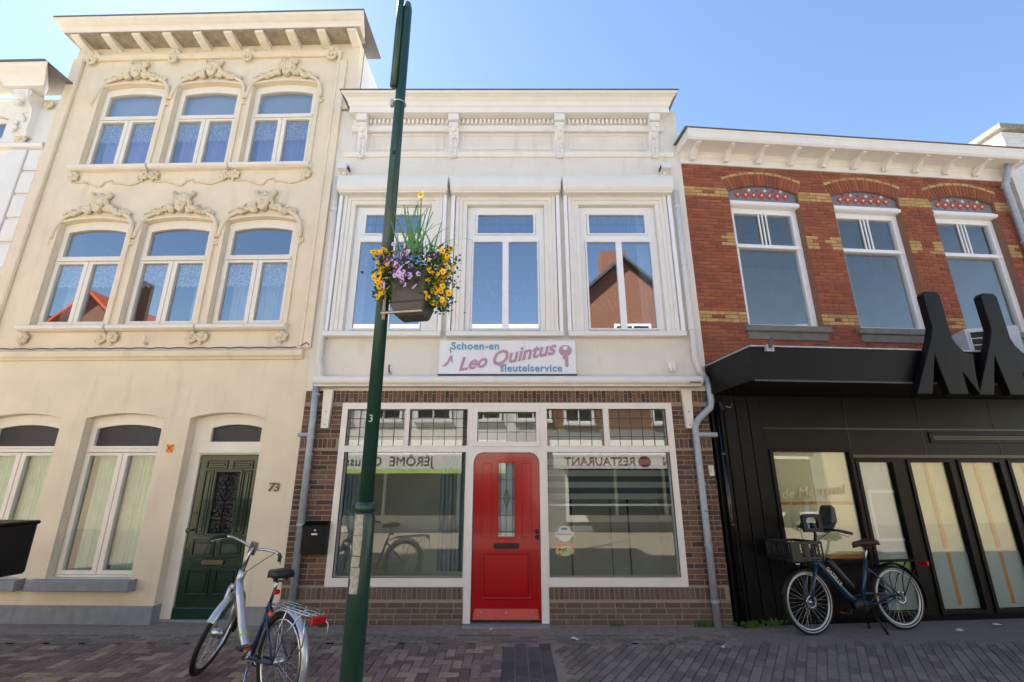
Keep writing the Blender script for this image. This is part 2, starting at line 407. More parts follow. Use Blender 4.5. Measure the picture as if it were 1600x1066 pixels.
while x < X1 - .03:
    if i % 2: it += [(x, 2.885, .05, .115, 0, rnd.choice(BC)), (x, 2.97, .05, .035, 0, rnd.choice(BC))]
    else: it += [(x, 2.845, .05, .045, 0, rnd.choice(BC)), (x, 2.932, .05, .115, 0, rnd.choice(BC))]
    x += .0625; i += 1
for a, b in ((X0 + .006, -.628), (.478, X1 - .006)):
    x = a + .03
    while x < b - .02: it.append((x, .365, .052, .13, 0, rnd.choice(BP))); x += .0645
    it += stretcher(a, b, .012, .28, [], BP)
emit(H, it, M['brick'], 'brick', 300)
# bodies: sides, roof, floors and a rear wall keep the rooms dark
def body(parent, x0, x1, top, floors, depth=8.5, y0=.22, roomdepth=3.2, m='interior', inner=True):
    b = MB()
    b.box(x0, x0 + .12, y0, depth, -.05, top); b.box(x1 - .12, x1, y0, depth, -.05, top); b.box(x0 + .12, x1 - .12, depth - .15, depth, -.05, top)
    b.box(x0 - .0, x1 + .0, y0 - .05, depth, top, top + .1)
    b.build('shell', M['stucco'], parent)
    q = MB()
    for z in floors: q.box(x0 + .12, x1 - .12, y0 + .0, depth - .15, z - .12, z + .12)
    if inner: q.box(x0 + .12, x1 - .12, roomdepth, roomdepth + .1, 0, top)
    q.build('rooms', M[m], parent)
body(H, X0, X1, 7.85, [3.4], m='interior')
MB().box(X0 + .13, X1 - .13, 2.2, 2.25, .0, 3.25).box(X0 + .125, X0 + .14, .25, 2.2, 0, 3.25).box(X1 - .14, X1 - .125, .25, 2.2, 0, 3.25).box(X0 + .13, X1 - .13, .25, 2.2, 3.2, 3.26).build('shop_room', M['interiorlight'], H)
MB().box(X0 + .12, X1 - .12, .2, 3.2, -.03, .012).build('room_floor', M['floorwood'], H)
# shopfront joinery
sf = MB()
gl = dict(lt1=(-2.325, -1.51, 2.215, 2.72), lt2=(-1.445, -.628, 2.215, 2.72), lb=(-2.32, -.638, .553, 2.128), rt1=(.492, 1.285, 2.215, 2.725), rt2=(1.365, 2.175, 2.215, 2.725), rb=(.485, 2.18, .558, 2.128))
cg = (-.485, .34, 2.27, 2.68)
dz1 = 2.125
def rrect(x0, x1, z0, z1, r, n=5):
    p = [(x0, z0), (x1, z0)]
    p += [(x1 - r + r * math.cos(R(90 * i / n)), z1 - r + r * math.sin(R(90 * i / n))) for i in range(n + 1)]
    p += [(x0 + r - r * math.sin(R(90 * i / n)), z1 - r + r * math.cos(R(90 * i / n))) for i in range(n + 1)]
    return p
outer = [(-.622, .03), (-.53, .03)] + [(-.53, dz1 - .14)] + [(-.53 + .14 - .14 * math.cos(R(90 * i / 5)), dz1 - .14 + .14 * math.sin(R(90 * i / 5))) for i in range(1, 6)] + \
        [(.378 - .14 + .14 * math.sin(R(90 * i / 5)), dz1 - .14 + .14 * math.cos(R(90 * i / 5))) for i in range(0, 6)] + [(.378, .03), (.472, .03), (.472, FZ0), (FX1, FZ0), (FX1, FZ1), (FX0, FZ1), (FX0, FZ0), (-.622, FZ0)]
sh = sf.plate(outer, [rect(*gl[k]) for k in gl] + [rect(*cg)], -.02, .10).build('shopfront_frame', M['white'], H, bevel=.004)
def bead(parent, x0, x1, z0, z1, w=.018, y0=-.026, y1=.03, m='creamtrim'):
    MB().plate(rect(x0 - w, x1 + w, z0 - w, z1 + w), [rect(x0, x1, z0, z1)], y0, y1).build('glazing_bead', M[m], parent)
def pane(parent, poly, y=.05, m='glass', name='pane', th=.006):
    return MB().plate(poly, (), y, y + th).build(name, M[m], parent)
for k, g in gl.items():
    pane(sh, rect(g[0] - .005, g[1] + .005, g[2] - .005, g[3] + .005), .055, 'shopglass')
    bead(sh, *g, w=.014 if k[1] == 't' else .02)
pane(sh, rect(cg[0] - .005, cg[1] + .005, cg[2] - .005, cg[3] + .005), .055, 'shopglass')
MB().plate(rect(-.55, .39, 2.2, 2.74), [rect(*cg)], -.035, .02).build('transom_sash', M['white'], sh, bevel=.004)
def came(parent, g, nx, nz, w=.007, y=.045):
    c = MB()
    for i in range(1, nx): x = g[0] + (g[1] - g[0]) * i / nx; c.box(x - w / 2, x + w / 2, y, y + .012, g[2], g[3])
    for i in range(1, nz): z = g[2] + (g[3] - g[2]) * i / nz; c.box(g[0], g[1], y - .001, y + .011, z - w / 2, z + w / 2)
    c.build('lead_came', M['lead'], parent)
for k in ('lt1', 'lt2', 'rt1', 'rt2'): came(sh, gl[k], 5, 4)
came(sh, cg, 6, 3)
# red front door
dl = MB().plate(rrect(-.526, .374, .055, dz1 - .004, .137), [rect(-.182, .032, 1.035, 1.985)], .035, .075).build('door', M['red'], H, bevel=.003)
pane(dl, rect(-.187, .037, 1.03, 1.99), .055, 'shopglass'); MB().box(-.19, .04, .066, .07, 1.03, 1.99).build('obscured_glass', M['greysheet'], dl)
lc = MB()
for x in (-.155, -.078, .005): lc.box(x - .003, x + .003, .048, .06, 1.035, 1.985)
for z in (1.10, 1.30, 1.52, 1.76): lc.box(-.182, .032, .047, .059, z - .003, z + .003)
for (a, b) in (((-.115, 1.52), (-.075, 1.64)), ((-.075, 1.64), (-.035, 1.52)), ((-.115, 1.52), (-.075, 1.40)), ((-.075, 1.40), (-.035, 1.52))):
    lc.tube([(a[0], .044, a[1]), (b[0], .044, b[1])], .005, 5)
lc.build('lead_came', M['lead'], dl)
MB().plate(rect(-.205, .055, 1.012, 2.008), [rect(-.182, .032, 1.035, 1.985)], .024, .036).build('glazing_bead', M['red'], dl, bevel=.004)
for x0, x1 in ((-.41, -.275), (.125, .265)):
    MB().plate(rect(x0, x1, 1.02, 1.985), [rect(x0 + .012, x1 - .012, 1.032, 1.973)], .026, .036).build('panel_moulding', M['red'], dl, bevel=.003)
MB().plate(rect(-.40, .25, .29, .86), [rect(-.375, .225, .315, .835)], .018, .036).build('panel_moulding', M['red'], dl, bevel=.006)
MB().box(-.36, .21, .026, .036, .33, .82).build('door_panel', M['red'], dl, bevel=.008)
MB().add([(-.50, .034, .07), (.35, .034, .07), (.33, .034, .185), (-.48, .034, .185), (-.50, -.005, .07), (.35, -.005, .07), (.33, .02, .185), (-.48, .02, .185)], [(0, 3, 2, 1), (4, 5, 6, 7), (0, 1, 5, 4), (1, 2, 6, 5), (2, 3, 7, 6), (3, 0, 4, 7)]).build('kick_board', M['redlight'], dl)
for x in (-.40, -.075, .255): MB().ball((x, .008, .15), .011, (1, .5, 1)).build('bolt', M['galv'], dl)
sl = MB()
sl.plate([(-.215 + .033 * math.cos(R(a)), .925 + .033 * math.sin(R(a))) for a in range(90, 271, 20)] + [(.065 + .033 * math.cos(R(a)), .925 + .033 * math.sin(R(a))) for a in range(-90, 91, 20)], (), .018, .036).build('letter_slot', M['plastic'], dl, bevel=.004)
for z in (1.10, 1.03): MB().tube([(.332, .037, z), (.332, .0, z), (.332, -.015, z)], [.027, .027, .02], 14).build('knob', M['plastic'], dl)
# curtains and blind in the shop
def curtain(parent, x0, x1, z0, z1, y, m, waves=9, amp=.025, name='curtain', scal=0):
    n = waves * 8; c = MB(); vs = []; fs = []
    for i in range(n + 1):
        t = i / n; x = x0 + (x1 - x0) * t; yy = y + amp * math.sin(t * waves * 2 * math.pi) * (1 + .4 * math.sin(t * 17)); 
        zb = z0 - (scal * abs(math.sin(t * waves * math.pi)) if scal else 0)
        vs += [(x, yy, zb), (x + .01 * math.sin(t * 9), yy * .3 + y * .7, z1)]
    for i in range(n): fs.append((2 * i, 2 * i + 2, 2 * i + 3, 2 * i + 1))
    return c.add(vs, fs).build(name, M[m], parent, True)
curtain(H, -1.02, -.60, .57, 2.2, .28, 'greycurtain', 7, .03)
curtain(H, -2.40, -2.12, .57, 2.2, .28, 'greycurtain', 5, .02)
bl = MB()
bl.box(.47, 2.26, .22, .26, 2.1, 2.16).build('blind_head', M['blind'], H)
for i in range(8):
    z = 2.08 - i * .078
    MB().box(.48, 2.25, .232, .238, z - .039, z + .039).build('blind_band', M['blind' if i % 2 == 0 else 'blindlight'], H)
MB().box(.475, 2.255, .225, .245, 1.41, 1.435).build('blind_bar', M['signwhite'], H)
MB().box(1.5, 1.505, .9, .95, .3, 2.4).box(1.02, 1.05, 2.0, 2.04, .1, 2.3).box(2.0, 2.02, 1.9, 1.94, .1, 2.3).build('inner_glazed_door', M['dkgrey'], H)
# round sticker with food picture in the right window
def disc(parent, cx, cz, r, y, m, name, sx=1, th=.002): return MB().plate([(cx + r * sx * math.cos(2 * math.pi * i / 20), cz + r * math.sin(2 * math.pi * i / 20)) for i in range(20)], (), y, y + th).build(name, M[m], parent)
st = link('window_sticker', None, None, (.70, .064, 1.02)); tag(st, 'round white and red takeaway sticker above a pizza print on the shop pane', 'sticker')
disc(st, 0, .05, .10, 0, 'signwhite', 'badge'); MB().box(-.125, .125, -.003, -.001, .015, .075).build('banner', M['signwhite'], st)
lettering('RESTAURANT', .036, M['redenamel'], st, (0, -.006, .045), depth=.001)
MB().plate([(-.05, .1), (.05, .1), (.03, .125), (-.03, .125)], (), -.002, 0).build('emblem', M['textdark'], st)
MB().plate([(.04, -.22), (.13, -.15), (.15, -.09), (.05, -.05), (-.08, -.04), (-.15, -.10), (-.15, -.15), (-.06, -.23)], (), 0, .002).build('pizza_print', M['orangetile'], st)
disc(st, 0, -.165, .06, -.003, 'pale', 'pizza_base', 2.1)
for _ in range(14): disc(st, rnd.uniform(-.1, .1), -.165 + rnd.uniform(-.035, .035), .012, -.006, rnd.choice(['redenamel', 'yellowsign', 'logogreen']), 'topping')

# upper windows
for ci, c in enumerate(wc):
    gz = (3.955, 5.405); tz = (5.56, 5.895)
    px = [(c - .505, c - .045), (c + .052, c + .505)]
    w = MB().plate(rect(c - .618, c + .618, OPZ0 + .003, OPZ1 - .003), [rect(c - .535, c + .535, 3.925, 5.435), rect(c - .49, c + .49, 5.53, 5.925)], .07, .13).build('window', M['pvc'], H, bevel=.003)
    MB().plate(rect(c - .53, c + .53, 3.93, 5.43), [rect(*px[0], *gz), rect(*px[1], *gz)], .055, .115).build('sash', M['pvc'], w, bevel=.004)
    MB().plate(rect(c - .485, c + .485, 5.535, 5.92), [rect(c - .45, c + .45, *tz)], .055, .115).build('sash', M['pvc'], w, bevel=.004)
    for a, b in px: pane(w, rect(a - .004, b + .004, gz[0] - .004, gz[1] + .004), .085, 'blueglass')
    pane(w, rect(c - .455, c + .455, tz[0] - .004, tz[1] + .004), .085, 'blueglass')
    came(w, (c - .45, c + .45, *tz), 6, 2, .005, .088)
    # stepped architrave
    for s, (wd, pr) in enumerate(((.62, .018), (.69, .034), (.745, .052))):
        top = OPZ1 + (.0, .07, .125)[s]; nx = ((.69, .745, .80)[s]); nt = OPZ1 + (.07, .125, .185)[s]
        MB().plate([(c - nx, OPZ0 + .006), (c - wd, OPZ0 + .006), (c - wd, top), (c + wd, top), (c + wd, OPZ0 + .006), (c + nx, OPZ0 + .006), (c + nx, nt), (c - nx, nt)], (), -pr, .004 - .001 * s).build('architrave', M['white'], H, bevel=.004)
    for s in (-1, 1): MB().box(c + s * .82 - .02, c + s * .82 + .02, -.045, -.002, 5.50, 5.52).build('architrave_ear', M['white'], H)
    # roller shutter: box, guides, sill
    hw = .885
    rb = MB().sweep([(-.002, 6.20), (-.17, 6.20), (-.205, 6.245), (-.205, 6.40), (-.185, 6.47), (-.002, 6.47)], c - hw, c + hw).build('shutter_box', M['white'], H, bevel=.004)
    MB().box(c - hw + .02, c + hw - .02, -.16, -.03, 6.17, 6.20).build('shutter_lath', M['creamtrim'], rb)
    for s in (-1, 1): MB().box(c + s * (hw - .045) - .028, c + s * (hw - .045) + .028, -.085, -.004, 3.80, 6.17).build('shutter_guide', M['pvc'], rb, bevel=.004)
    MB().sweep([(-.002, 3.865), (-.10, 3.865), (-.125, 3.845), (-.125, 3.785), (-.10, 3.775), (-.002, 3.775)], c - hw + .02, c + hw - .02).build('sill', M['white'], H)
    body_c = MB().box(c - .7, c + .7, .5, .52, 3.6, 3.95)
# bottom blinds / curtains / plants indoors
curtain(H, -2.53, -2.33, 3.9, 6.0, .22, 'curtain', 4, .02)
curtain(H, 2.03, 2.30, 3.9, 6.0, .22, 'curtain', 4, .02)
for i in range(11): MB().box(-.66, .45, .30, .304, 3.95 + i * .14, 4.02 + i * .14).build('blind_band', M['blind'], H)
def plumes(name, label, x, z, m, n, hgt, spread):
    v = thing(name, label, 'plant', (x, .24, z))
    MB().tube([(0, 0, 0), (0, 0, .05), (0, 0, .16), (0, 0, .20)], [.05, .07, .05, .035], 12).build('vase', M['dkgrey'], v, True)
    for i in range(n):
        a = (i / (n - 1) - .5) * 2 * spread; l = hgt * rnd.uniform(.8, 1.1) * (1 - .25 * abs(a))
        p = [(0, 0, .18), (math.sin(a) * l * .45, rnd.uniform(-.02, .02), .18 + math.cos(a) * l * .5), (math.sin(a) * l * (.95 + .15 * abs(a)), rnd.uniform(-.03, .03), .18 + math.cos(a) * l * .95)]
        MB().tube(p, .004, 4).build('stalk', M['trunk'], v)
        pl = MB(); P0 = Vector(p[1]); P1 = Vector(p[2])
        for q in range(46):
            t = rnd.random(); b = P0.lerp(P1, t); w = .045 * math.sin(math.pi * (.15 + .8 * t))
            d = (P1 - P0).normalized() * .07 + Vector((rnd.uniform(-w, w), rnd.uniform(-w, w) * .4, -.01))
            e = Vector((.004, 0, .002)); pl.add([b - e, b + e, b + d + e * .3], [(0, 1, 2)])
        pl.build('plume', M[m], v)
plumes('pampas_vase', 'pale pampas plumes in a vase behind the middle upper window', -.10, 3.88, 'pampaspale', 5, .85, .75)
plumes('dried_grass_vase', 'golden dried grass fan in a vase behind the upper window nearest the red brick house', 1.64, 3.88, 'pampas', 9, .55, .95)

# cornice, consoles, dentils, frieze panels
cor = MB().sweep([(-.002, 7.68), (-.215, 7.68), (-.215, 7.78), (-.24, 7.80), (-.265, 7.85), (-.32, 7.90), (-.385, 7.93), (-.40, 7.955), (-.002, 7.955)], X0 + .356, X1 - .27, .6, .6).build('cornice', M['white'], H)
MB().box(X0 + .105, X1 - .02, -.415, .3, 7.957, 7.975).build('gutter_edge', M['capgrey'], cor)
MB().box(X0 + .23, X1 - .2, -.06, -.002, 7.44, 7.55).build('frieze_band', M['white'], H, bevel=.01)
dn = X0 + .32
while dn < X1 - .3:
    MB().box(dn, dn + .04, -.085, -.03, 7.575, 7.665).build('dentil', M['white'], H); dn += .072
MB().box(X0 + .24, X1 - .22, -.035, -.002, 7.55, 7.678).build('dentil_bed', M['white'], H)
for x in (-2.53, -.985, .80, 2.40):
    k = MB().sweep([(-.002, 6.93), (-.035, 6.94), (-.055, 7.0), (-.06, 7.14), (-.075, 7.28), (-.115, 7.38), (-.15, 7.46), (-.16, 7.54), (-.002, 7.54)], x - .075, x + .075)
    o = k.build('console', M['white'], H, bevel=.008)
    MB().box(x - .09, x + .09, -.205, -.004, 7.545, 7.676).build('capital', M['white'], o, bevel=.006)
    lf = MB(); lf.ball((x, -.13, 7.40), .05, (1, .6, .8)); lf.ball((x, -.06, 6.93), .05, (1, .7, .6))
    for q in range(5):
        z = 7.26 - q * .07
        for s in (-1, 1): lf.ball((x + s * .035, -.075 + .003 * q, z), .034, (.8, .35, 1.1), 6, 4)
    lf.ball((x, -.10, 7.3), .04, (.8, .6, 1.2))
    for s in (-1, 1): lf.torus((x + s * .05, -.15, 7.48), .028, .012, n=12, m=5)
    lf.build('acanthus_leaf', M['white'], o, True)
MB().sweep([(-.002, 6.945), (-.03, 6.95), (-.055, 6.985), (-.055, 7.02), (-.02, 7.03), (-.002, 7.03)], X0 + .14, X1 - .08).build('string_course', M['white'], H)
for a, b in ((-2.38, -1.16), (-.84, .645), (.98, 2.26)):
    MB().plate(rect(a, b, 7.10, 7.40), [rect(a + .02, b - .02, 7.12, 7.38)], -.022, -.001).build('frieze_panel', M['white'], H, bevel=.006)
# scroll end of the parapet against the red brick house
MB().plate([(X1 - .05, 7.2), (X1 + .05, 7.2), (X1 + .05, 7.25), (X1 + .0, 7.35), (X1 - .02, 7.6), (X1 - .05, 7.68)], (), .002, .12).build('parapet_scroll', M['stucco'], H)

# awning cassette on the shop front, sign, lamps, pipes
aw = thing('awning', 'white retracted awning cassette running across the shop front above the soldier bricks', 'awning')
MB().sweep([(-.002, 3.055), (-.13, 3.05), (-.175, 3.075), (-.185, 3.12), (-.165, 3.165), (-.12, 3.18), (-.002, 3.185)], -2.82, 2.70).build('cassette', M['white'], aw, True)
MB().box(-2.80, 2.68, -.15, -.06, 3.03, 3.05).build('valance_bar', M['creamtrim'], aw)
MB().box(2.50, 2.66, -.19, -.185, 3.07, 3.085).build('slot_plate', M['dkgrey'], aw)
for x in (-2.62, 2.49):
    b = MB().plate([(x - .05, 2.45), (x + .05, 2.45), (x + .07, 3.0), (x - .07, 3.0)], (), -.07, -.008).build('bracket', M['creamtrim'], aw, bevel=.004)
    for z in (2.5, 2.68): MB().ball((x, -.072, z), .013, (1, .5, 1), 8, 4).build('bolt', M['galv'], b)
sg = thing('shop_sign', 'white lightbox sign reading Schoen-en Leo Quintus sleutelservice above the awning', 'sign', (-.065, -.10, 3.46))
MB().box(-.99, .99, 0, .095, -.245, .255).build('box', M['signwhite'], sg, bevel=.004)
MB().box(-1.0, 1.0, -.008, .09, -.275, -.247).build('base_rail', M['dkgrey'], sg)
lettering('Schoen-en', .155, M['signblue'], sg, (-.47, -.004, .165), off=.004, spacing=1.08)
lettering('sleutelservice', .15, M['signblue'], sg, (.34, -.004, -.165), off=.004, spacing=1.08)
lettering('Leo', .27, M['signpink'], sg, (-.52, -.004, -.09), (R(90), R(-9), 0), shear=.45, off=.007)
lettering('Quintus', .29, M['signpink'], sg, (.21, -.004, .045), (R(90), R(-11), 0), shear=.45, off=.007)
ky = MB(); ky.plate([(.84 + .095 * math.cos(2 * math.pi * i / 20), .10 + .085 * math.sin(2 * math.pi * i / 20)) for i in range(20)], [[(.84 + .035 * math.cos(-2 * math.pi * i / 12), .14 + .032 * math.sin(-2 * math.pi * i / 12)) for i in range(12)]], -.005, .001)
ky.plate([(.80, .015), (.88, .015), (.88, -.135), (.86, -.15), (.83, -.13), (.83, -.03), (.80, -.03)], (), -.005, .001).build('key_emblem', M['signpink'], sg)
shx = MB(); shx.plate([(-.95, -.14), (-.88, -.13), (-.82, -.04), (-.80, -.09), (-.79, -.09), (-.80, .03), (-.835, .02), (-.87, -.06)], (), -.005, .001)
shx.plate([(-.845, .13), (-.83, .15), (-.815, .08), (-.835, .05)], (), -.005, .001).build('shoe_emblem', M['signpink'], sg)
def spot(name, label, x, z, s, m):
    t = thing(name, label, 'lamp', (x, -.0, z))
    MB().add([(-.07, -.2, -.05), (.07, -.2, -.05), (.07, 0, -.07), (-.07, 0, -.07), (-.085, -.16, .08), (.085, -.16, .08), (.085, 0, .10), (-.085, 0, .10)], [(0, 3, 2, 1), (4, 5, 6, 7), (0, 1, 5, 4), (1, 2, 6, 5), (2, 3, 7, 6), (3, 0, 4, 7)]).build('housing', M[m], t, bevel=.008)
    MB().box(s * .07, s * .088, -.14, -.04, -.03, .03).build('lens', M['plastic'], t); MB().tube([(0, -.06, -.11), (0, -.06, -.06)], .03, 8).build('mount', M[m], t)
spot('corner_floodlight', 'white box floodlight above the roller shutter beside the cream house', -2.77, 6.66, 1, 'white')
spot('corner_floodlight', 'white box floodlight above the roller shutter beside the red brick house', 2.52, 6.66, -1, 'white')
t = thing('wall_lamp', 'small white twin spotlight on the stucco above the awning near the right downpipe', 'lamp', (2.33, -.004, 3.32))
MB().box(-.05, .05, -.07, 0, -.02, .10).build('housing', M['white'], t, bevel=.01); MB().tube([(-.025, -.05, -.06), (-.025, -.05, 0)], .022, 8).tube([(.025, -.05, -.06), (.025, -.05, 0)], .022, 8).build('lamp_head', M['creamtrim'], t); MB().tube([(.06, -.02, 0), (.09, -.03, .12)], .006, 5).build('aerial', M['creamtrim'], t)
t = thing('wall_hook', 'small dark metal hook on the stucco above the awning near the lamp post', 'hook', (-1.78, -.004, 3.27))
MB().box(-.025, .025, -.03, 0, -.04, .0).build('plate', M['galv'], t); MB().tube([(0, -.02, -.02), (0, -.07, .03), (0, -.05, .09)], .012, 6).build('arm', M['dkgrey'], t)
def pipe(name, label, pts, r, m, clips=(), lower=None, cat='downpipe'):
    t = thing(name, label, cat)
    MB().tube(pts, r, 12).build('pipe', M[m], t, True)
    if lower: MB().tube(lower[0], lower[1], 12).build('lower_pipe', M[lower[2]], t, True)
    for (x, y, z) in clips: MB().tube([(x, y, z - .02), (x, y, z + .02)], r + .009, 12).build('collar', M[m], t)
    return t
tL = pipe('downpipe', 'downpipe between the cream house and the shop house, white above and zinc below', [(-2.86, -.075, 6.5), (-2.83, -.075, 5), (-2.80, -.075, 3.45), (-2.80, -.075, 3.40), (-2.74, -.12, 3.28), (-2.74, -.12, 3.2), (-2.80, -.075, 3.08)], .042, 'pipewhite', [(-2.852, -.075, 5.9), (-2.82, -.075, 4.35), (-2.80, -.075, 3.85)],
          ([(-2.80, -.075, 3.09), (-2.79, -.075, 2.6), (-2.77, -.075, .0)], .045, 'galv'))
for z in (2.92, 2.32, 2.1, 1.2): MB().tube([(-2.78, -.075, z - .015), (-2.78, -.075, z + .015)], .053, 12).build('collar', M['galv'], tL)
MB().tube([(-2.97, -.06, 2.36), (-2.80, -.06, 2.36)], .03, 10).build('branch', M['galv'], tL)
tR = pipe('downpipe', 'downpipe between the shop house and the red brick house, white above, bent zinc below', [(2.66, -.075, 6.25), (2.66, -.075, 3.42), (2.70, -.075, 3.30), (2.78, -.075, 3.16)], .042, 'pipewhite', [(2.66, -.075, 5.95), (2.66, -.075, 4.95), (2.66, -.075, 3.9)],
          ([(2.775, -.075, 3.17), (2.81, -.075, 3.05), (2.82, -.075, 2.84), (2.80, -.075, 2.74), (2.60, -.075, 2.56), (2.55, -.075, 2.46), (2.555, -.075, 1.2), (2.56, -.075, .0)], .046, 'galv'))
for z in (2.38, 1.72, .95, .3): MB().tube([(2.556, -.075, z - .015), (2.556, -.075, z + .015)], .054, 12).build('collar', M['galv'], tR)
MB().tube([(2.56, -.075, 2.36), (2.84, -.075, 2.36)], .036, 10).build('branch', M['galv'], tR)
MB().tube([(2.54, -.13, 1.37), (2.66, -.06, 1.34), (2.72, -.01, 1.38)], .006, 5).build('wire_tie', M['dkgrey'], tR)
lb = thing('letterbox', 'black metal letterbox on the brick pier beside the zinc downpipe', 'letterbox', (-2.57, -.008, .84))
MB().add([(-.155, -.10, 0), (.155, -.10, 0), (.155, 0, 0), (-.155, 0, 0), (-.155, -.10, .35), (.155, -.10, .35), (.155, 0, .38), (-.155, 0, .38)], [(0, 3, 2, 1), (4, 5, 6, 7), (0, 1, 5, 4), (1, 2, 6, 5), (2, 3, 7, 6), (3, 0, 4, 7)]).build('body', M['black'], lb, bevel=.006)
MB().add([(-.165, -.125, .325), (.165, -.125, .325), (.165, 0, .37), (-.165, 0, .37), (-.165, -.125, .345), (.165, -.125, .345), (.165, 0, .40), (-.165, 0, .40)], [(0, 3, 2, 1), (4, 5, 6, 7), (0, 1, 5, 4), (1, 2, 6, 5), (2, 3, 7, 6), (3, 0, 4, 7)]).build('lid', M['black'], lb)
MB().box(-.04, .035, -.105, -.10, .235, .255).build('name_plate', M['signwhite'], lb); MB().ball((0, -.10, .29), .016, (1, .5, 1)).build('lock', M['chrome'], lb)
for x, l in ((-2.80, 'beside the left downpipe'), (2.73, 'beside the right downpipe')):
    t = thing('doorbell_box', 'small white clear-fronted bell box on the brick pier ' + l, 'bell', (x, -.008, 1.93 if x < 0 else 1.88)); MB().box(-.035, .035, -.03, 0, -.07, .07).build('case', M['white'], t, bevel=.008); MB().tube([(0, -.035, -.03), (0, -.035, .06)], .018, 8).build('dome', M['curtain'], t)

# ------------------------------------------------------------------ cream house, number 73 (left)
aL, aR = R(-1.33), R(4.84)
def xl(x, y, z, S, a): return Matrix.Translation((S, 0, 0)) @ Matrix.Rotation(a, 4, 'Z') @ Vector((x, y, z))
LH = thing('cream_house', 'three-storey cream rendered house with plaster garlands and green front door', 'house', (X0, 0, 0), aL)
lc_ = [-3.80, -2.425, -1.06]
holes = []
for c in lc_:
    holes.append(arch(c - .575, c + .575, 6.83, 8.50, .07)); holes.append(arch(c - .575, c + .575, 4.0, 5.76, .07))
gw = [(-4.60, -3.49), (-3.135, -1.99)]
for a, b in gw: holes.append(arch(a, b, .52, 2.605, .07))
wl = [(-5.07, .215), (-1.62, .215), (-1.62, 2.605)] + [p for p in reversed(arch(-1.62, -.548, .215, 2.605, .075)[3:-1])] + [(-.548, 2.605), (-.548, .215), (0, .215), (0, 7.95), (.2, 7.95), (.2, 9.43), (-5.07, 9.43)]
MB().plate(wl, holes, 0, .16, False).build('facade_wall', M['cream'], LH)
for a, b in ((-5.07, -1.62), (-.548, 0)): MB().box(a, b, -.012, .16, -.05, .213).build('plinth', M['stone'], LH, bevel=.006)
MB().box(-5.07, .2, .2, 8, 7.9, 9.4).build('upper_side_wall', M['oppwhite'], LH)
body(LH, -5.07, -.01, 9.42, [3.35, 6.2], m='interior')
def cream_window(c, hw, z0, zs, rise, zt, tr, y=.07, low=None, split=True):
    # casing with arched transom and a pair of casements
    x0, x1 = c - hw + .004, c + hw - .004
    tg = arch(c - hw + .10, c + hw - .10, zt + .09, zs - .14, rise * .8)
    w = MB().plate(arch(x0, x1, z0 + .003, zs - .003, rise), [tg, rect(c - hw + .042, c + hw - .042, z0 + .03, zt - .0)], y, y + .07).build('window', M['creamtrim'], LH, bevel=.004)
    MB().box(x0 + .05, x1 - .05, y - .03, y + .0, zt + .005, zt + .055).build('transom_bar', M['creamtrim'], w, bevel=.006)
    MB().plate(arch(c - hw + .045, c + hw - .045, zt + .058, zs - .075, rise * .9), [tg], y - .012, y + .001).build('transom_sash', M['creamtrim'], w, bevel=.004)
    pane(w, arch(c - hw + .09, c + hw - .09, zt + .08, zs - .135, rise * .8), y + .03, tr)
    gz = (z0 + .085, zt - .045)
    for s in (-1, 1):
        a, b = (c - hw + .045, c - .004) if s < 0 else (c + .004, c + hw - .045)
        g = (a + .05, b - .07) if s < 0 else (a + .07, b - .05)
        MB().plate(rect(a, b, z0 + .034, zt - .004), [rect(*g, *gz)], y - .02, y + .05).build('casement', M['creamtrim'], w, bevel=.005)
        pane(w, rect(g[0] - .004, g[1] + .004, gz[0] - .004, gz[1] + .004), y + .02, low or 'glass')
    MB().box(c - hw + .06, c + hw - .06, y - .035, y - .0, z0 + .004, z0 + .030).build('bottom_rail', M['creamtrim'], w, bevel=.006)
    return w, gz
def rosette(x, z, r, parent=None, y=0, name='rosette'):
    b = MB(); rg = random.Random(int(x * 1000 + z * 77))
    for i in range(6):
        a = i * math.pi / 3 + .3; b.ball((x + math.cos(a) * r * .55, y - r * .25, z + math.sin(a) * r * .5), r * .42, (1, .6, .9), 7, 5)
    b.ball((x, y - r * .45, z), r * .38, (1, .7, 1), 8, 5)
    for i in range(7): b.ball((x + rg.uniform(-.7, .7) * r, y - r * .3, z + rg.uniform(-.8, .6) * r), r * .2, (1, .7, 1.2), 6, 4)
    b.ball((x - r * .1, y - r * .2, z - r * .85), r * .3, (.8, .5, 1.2), 6, 4)
    return b.build(name, M['orn'], parent or LH, True)
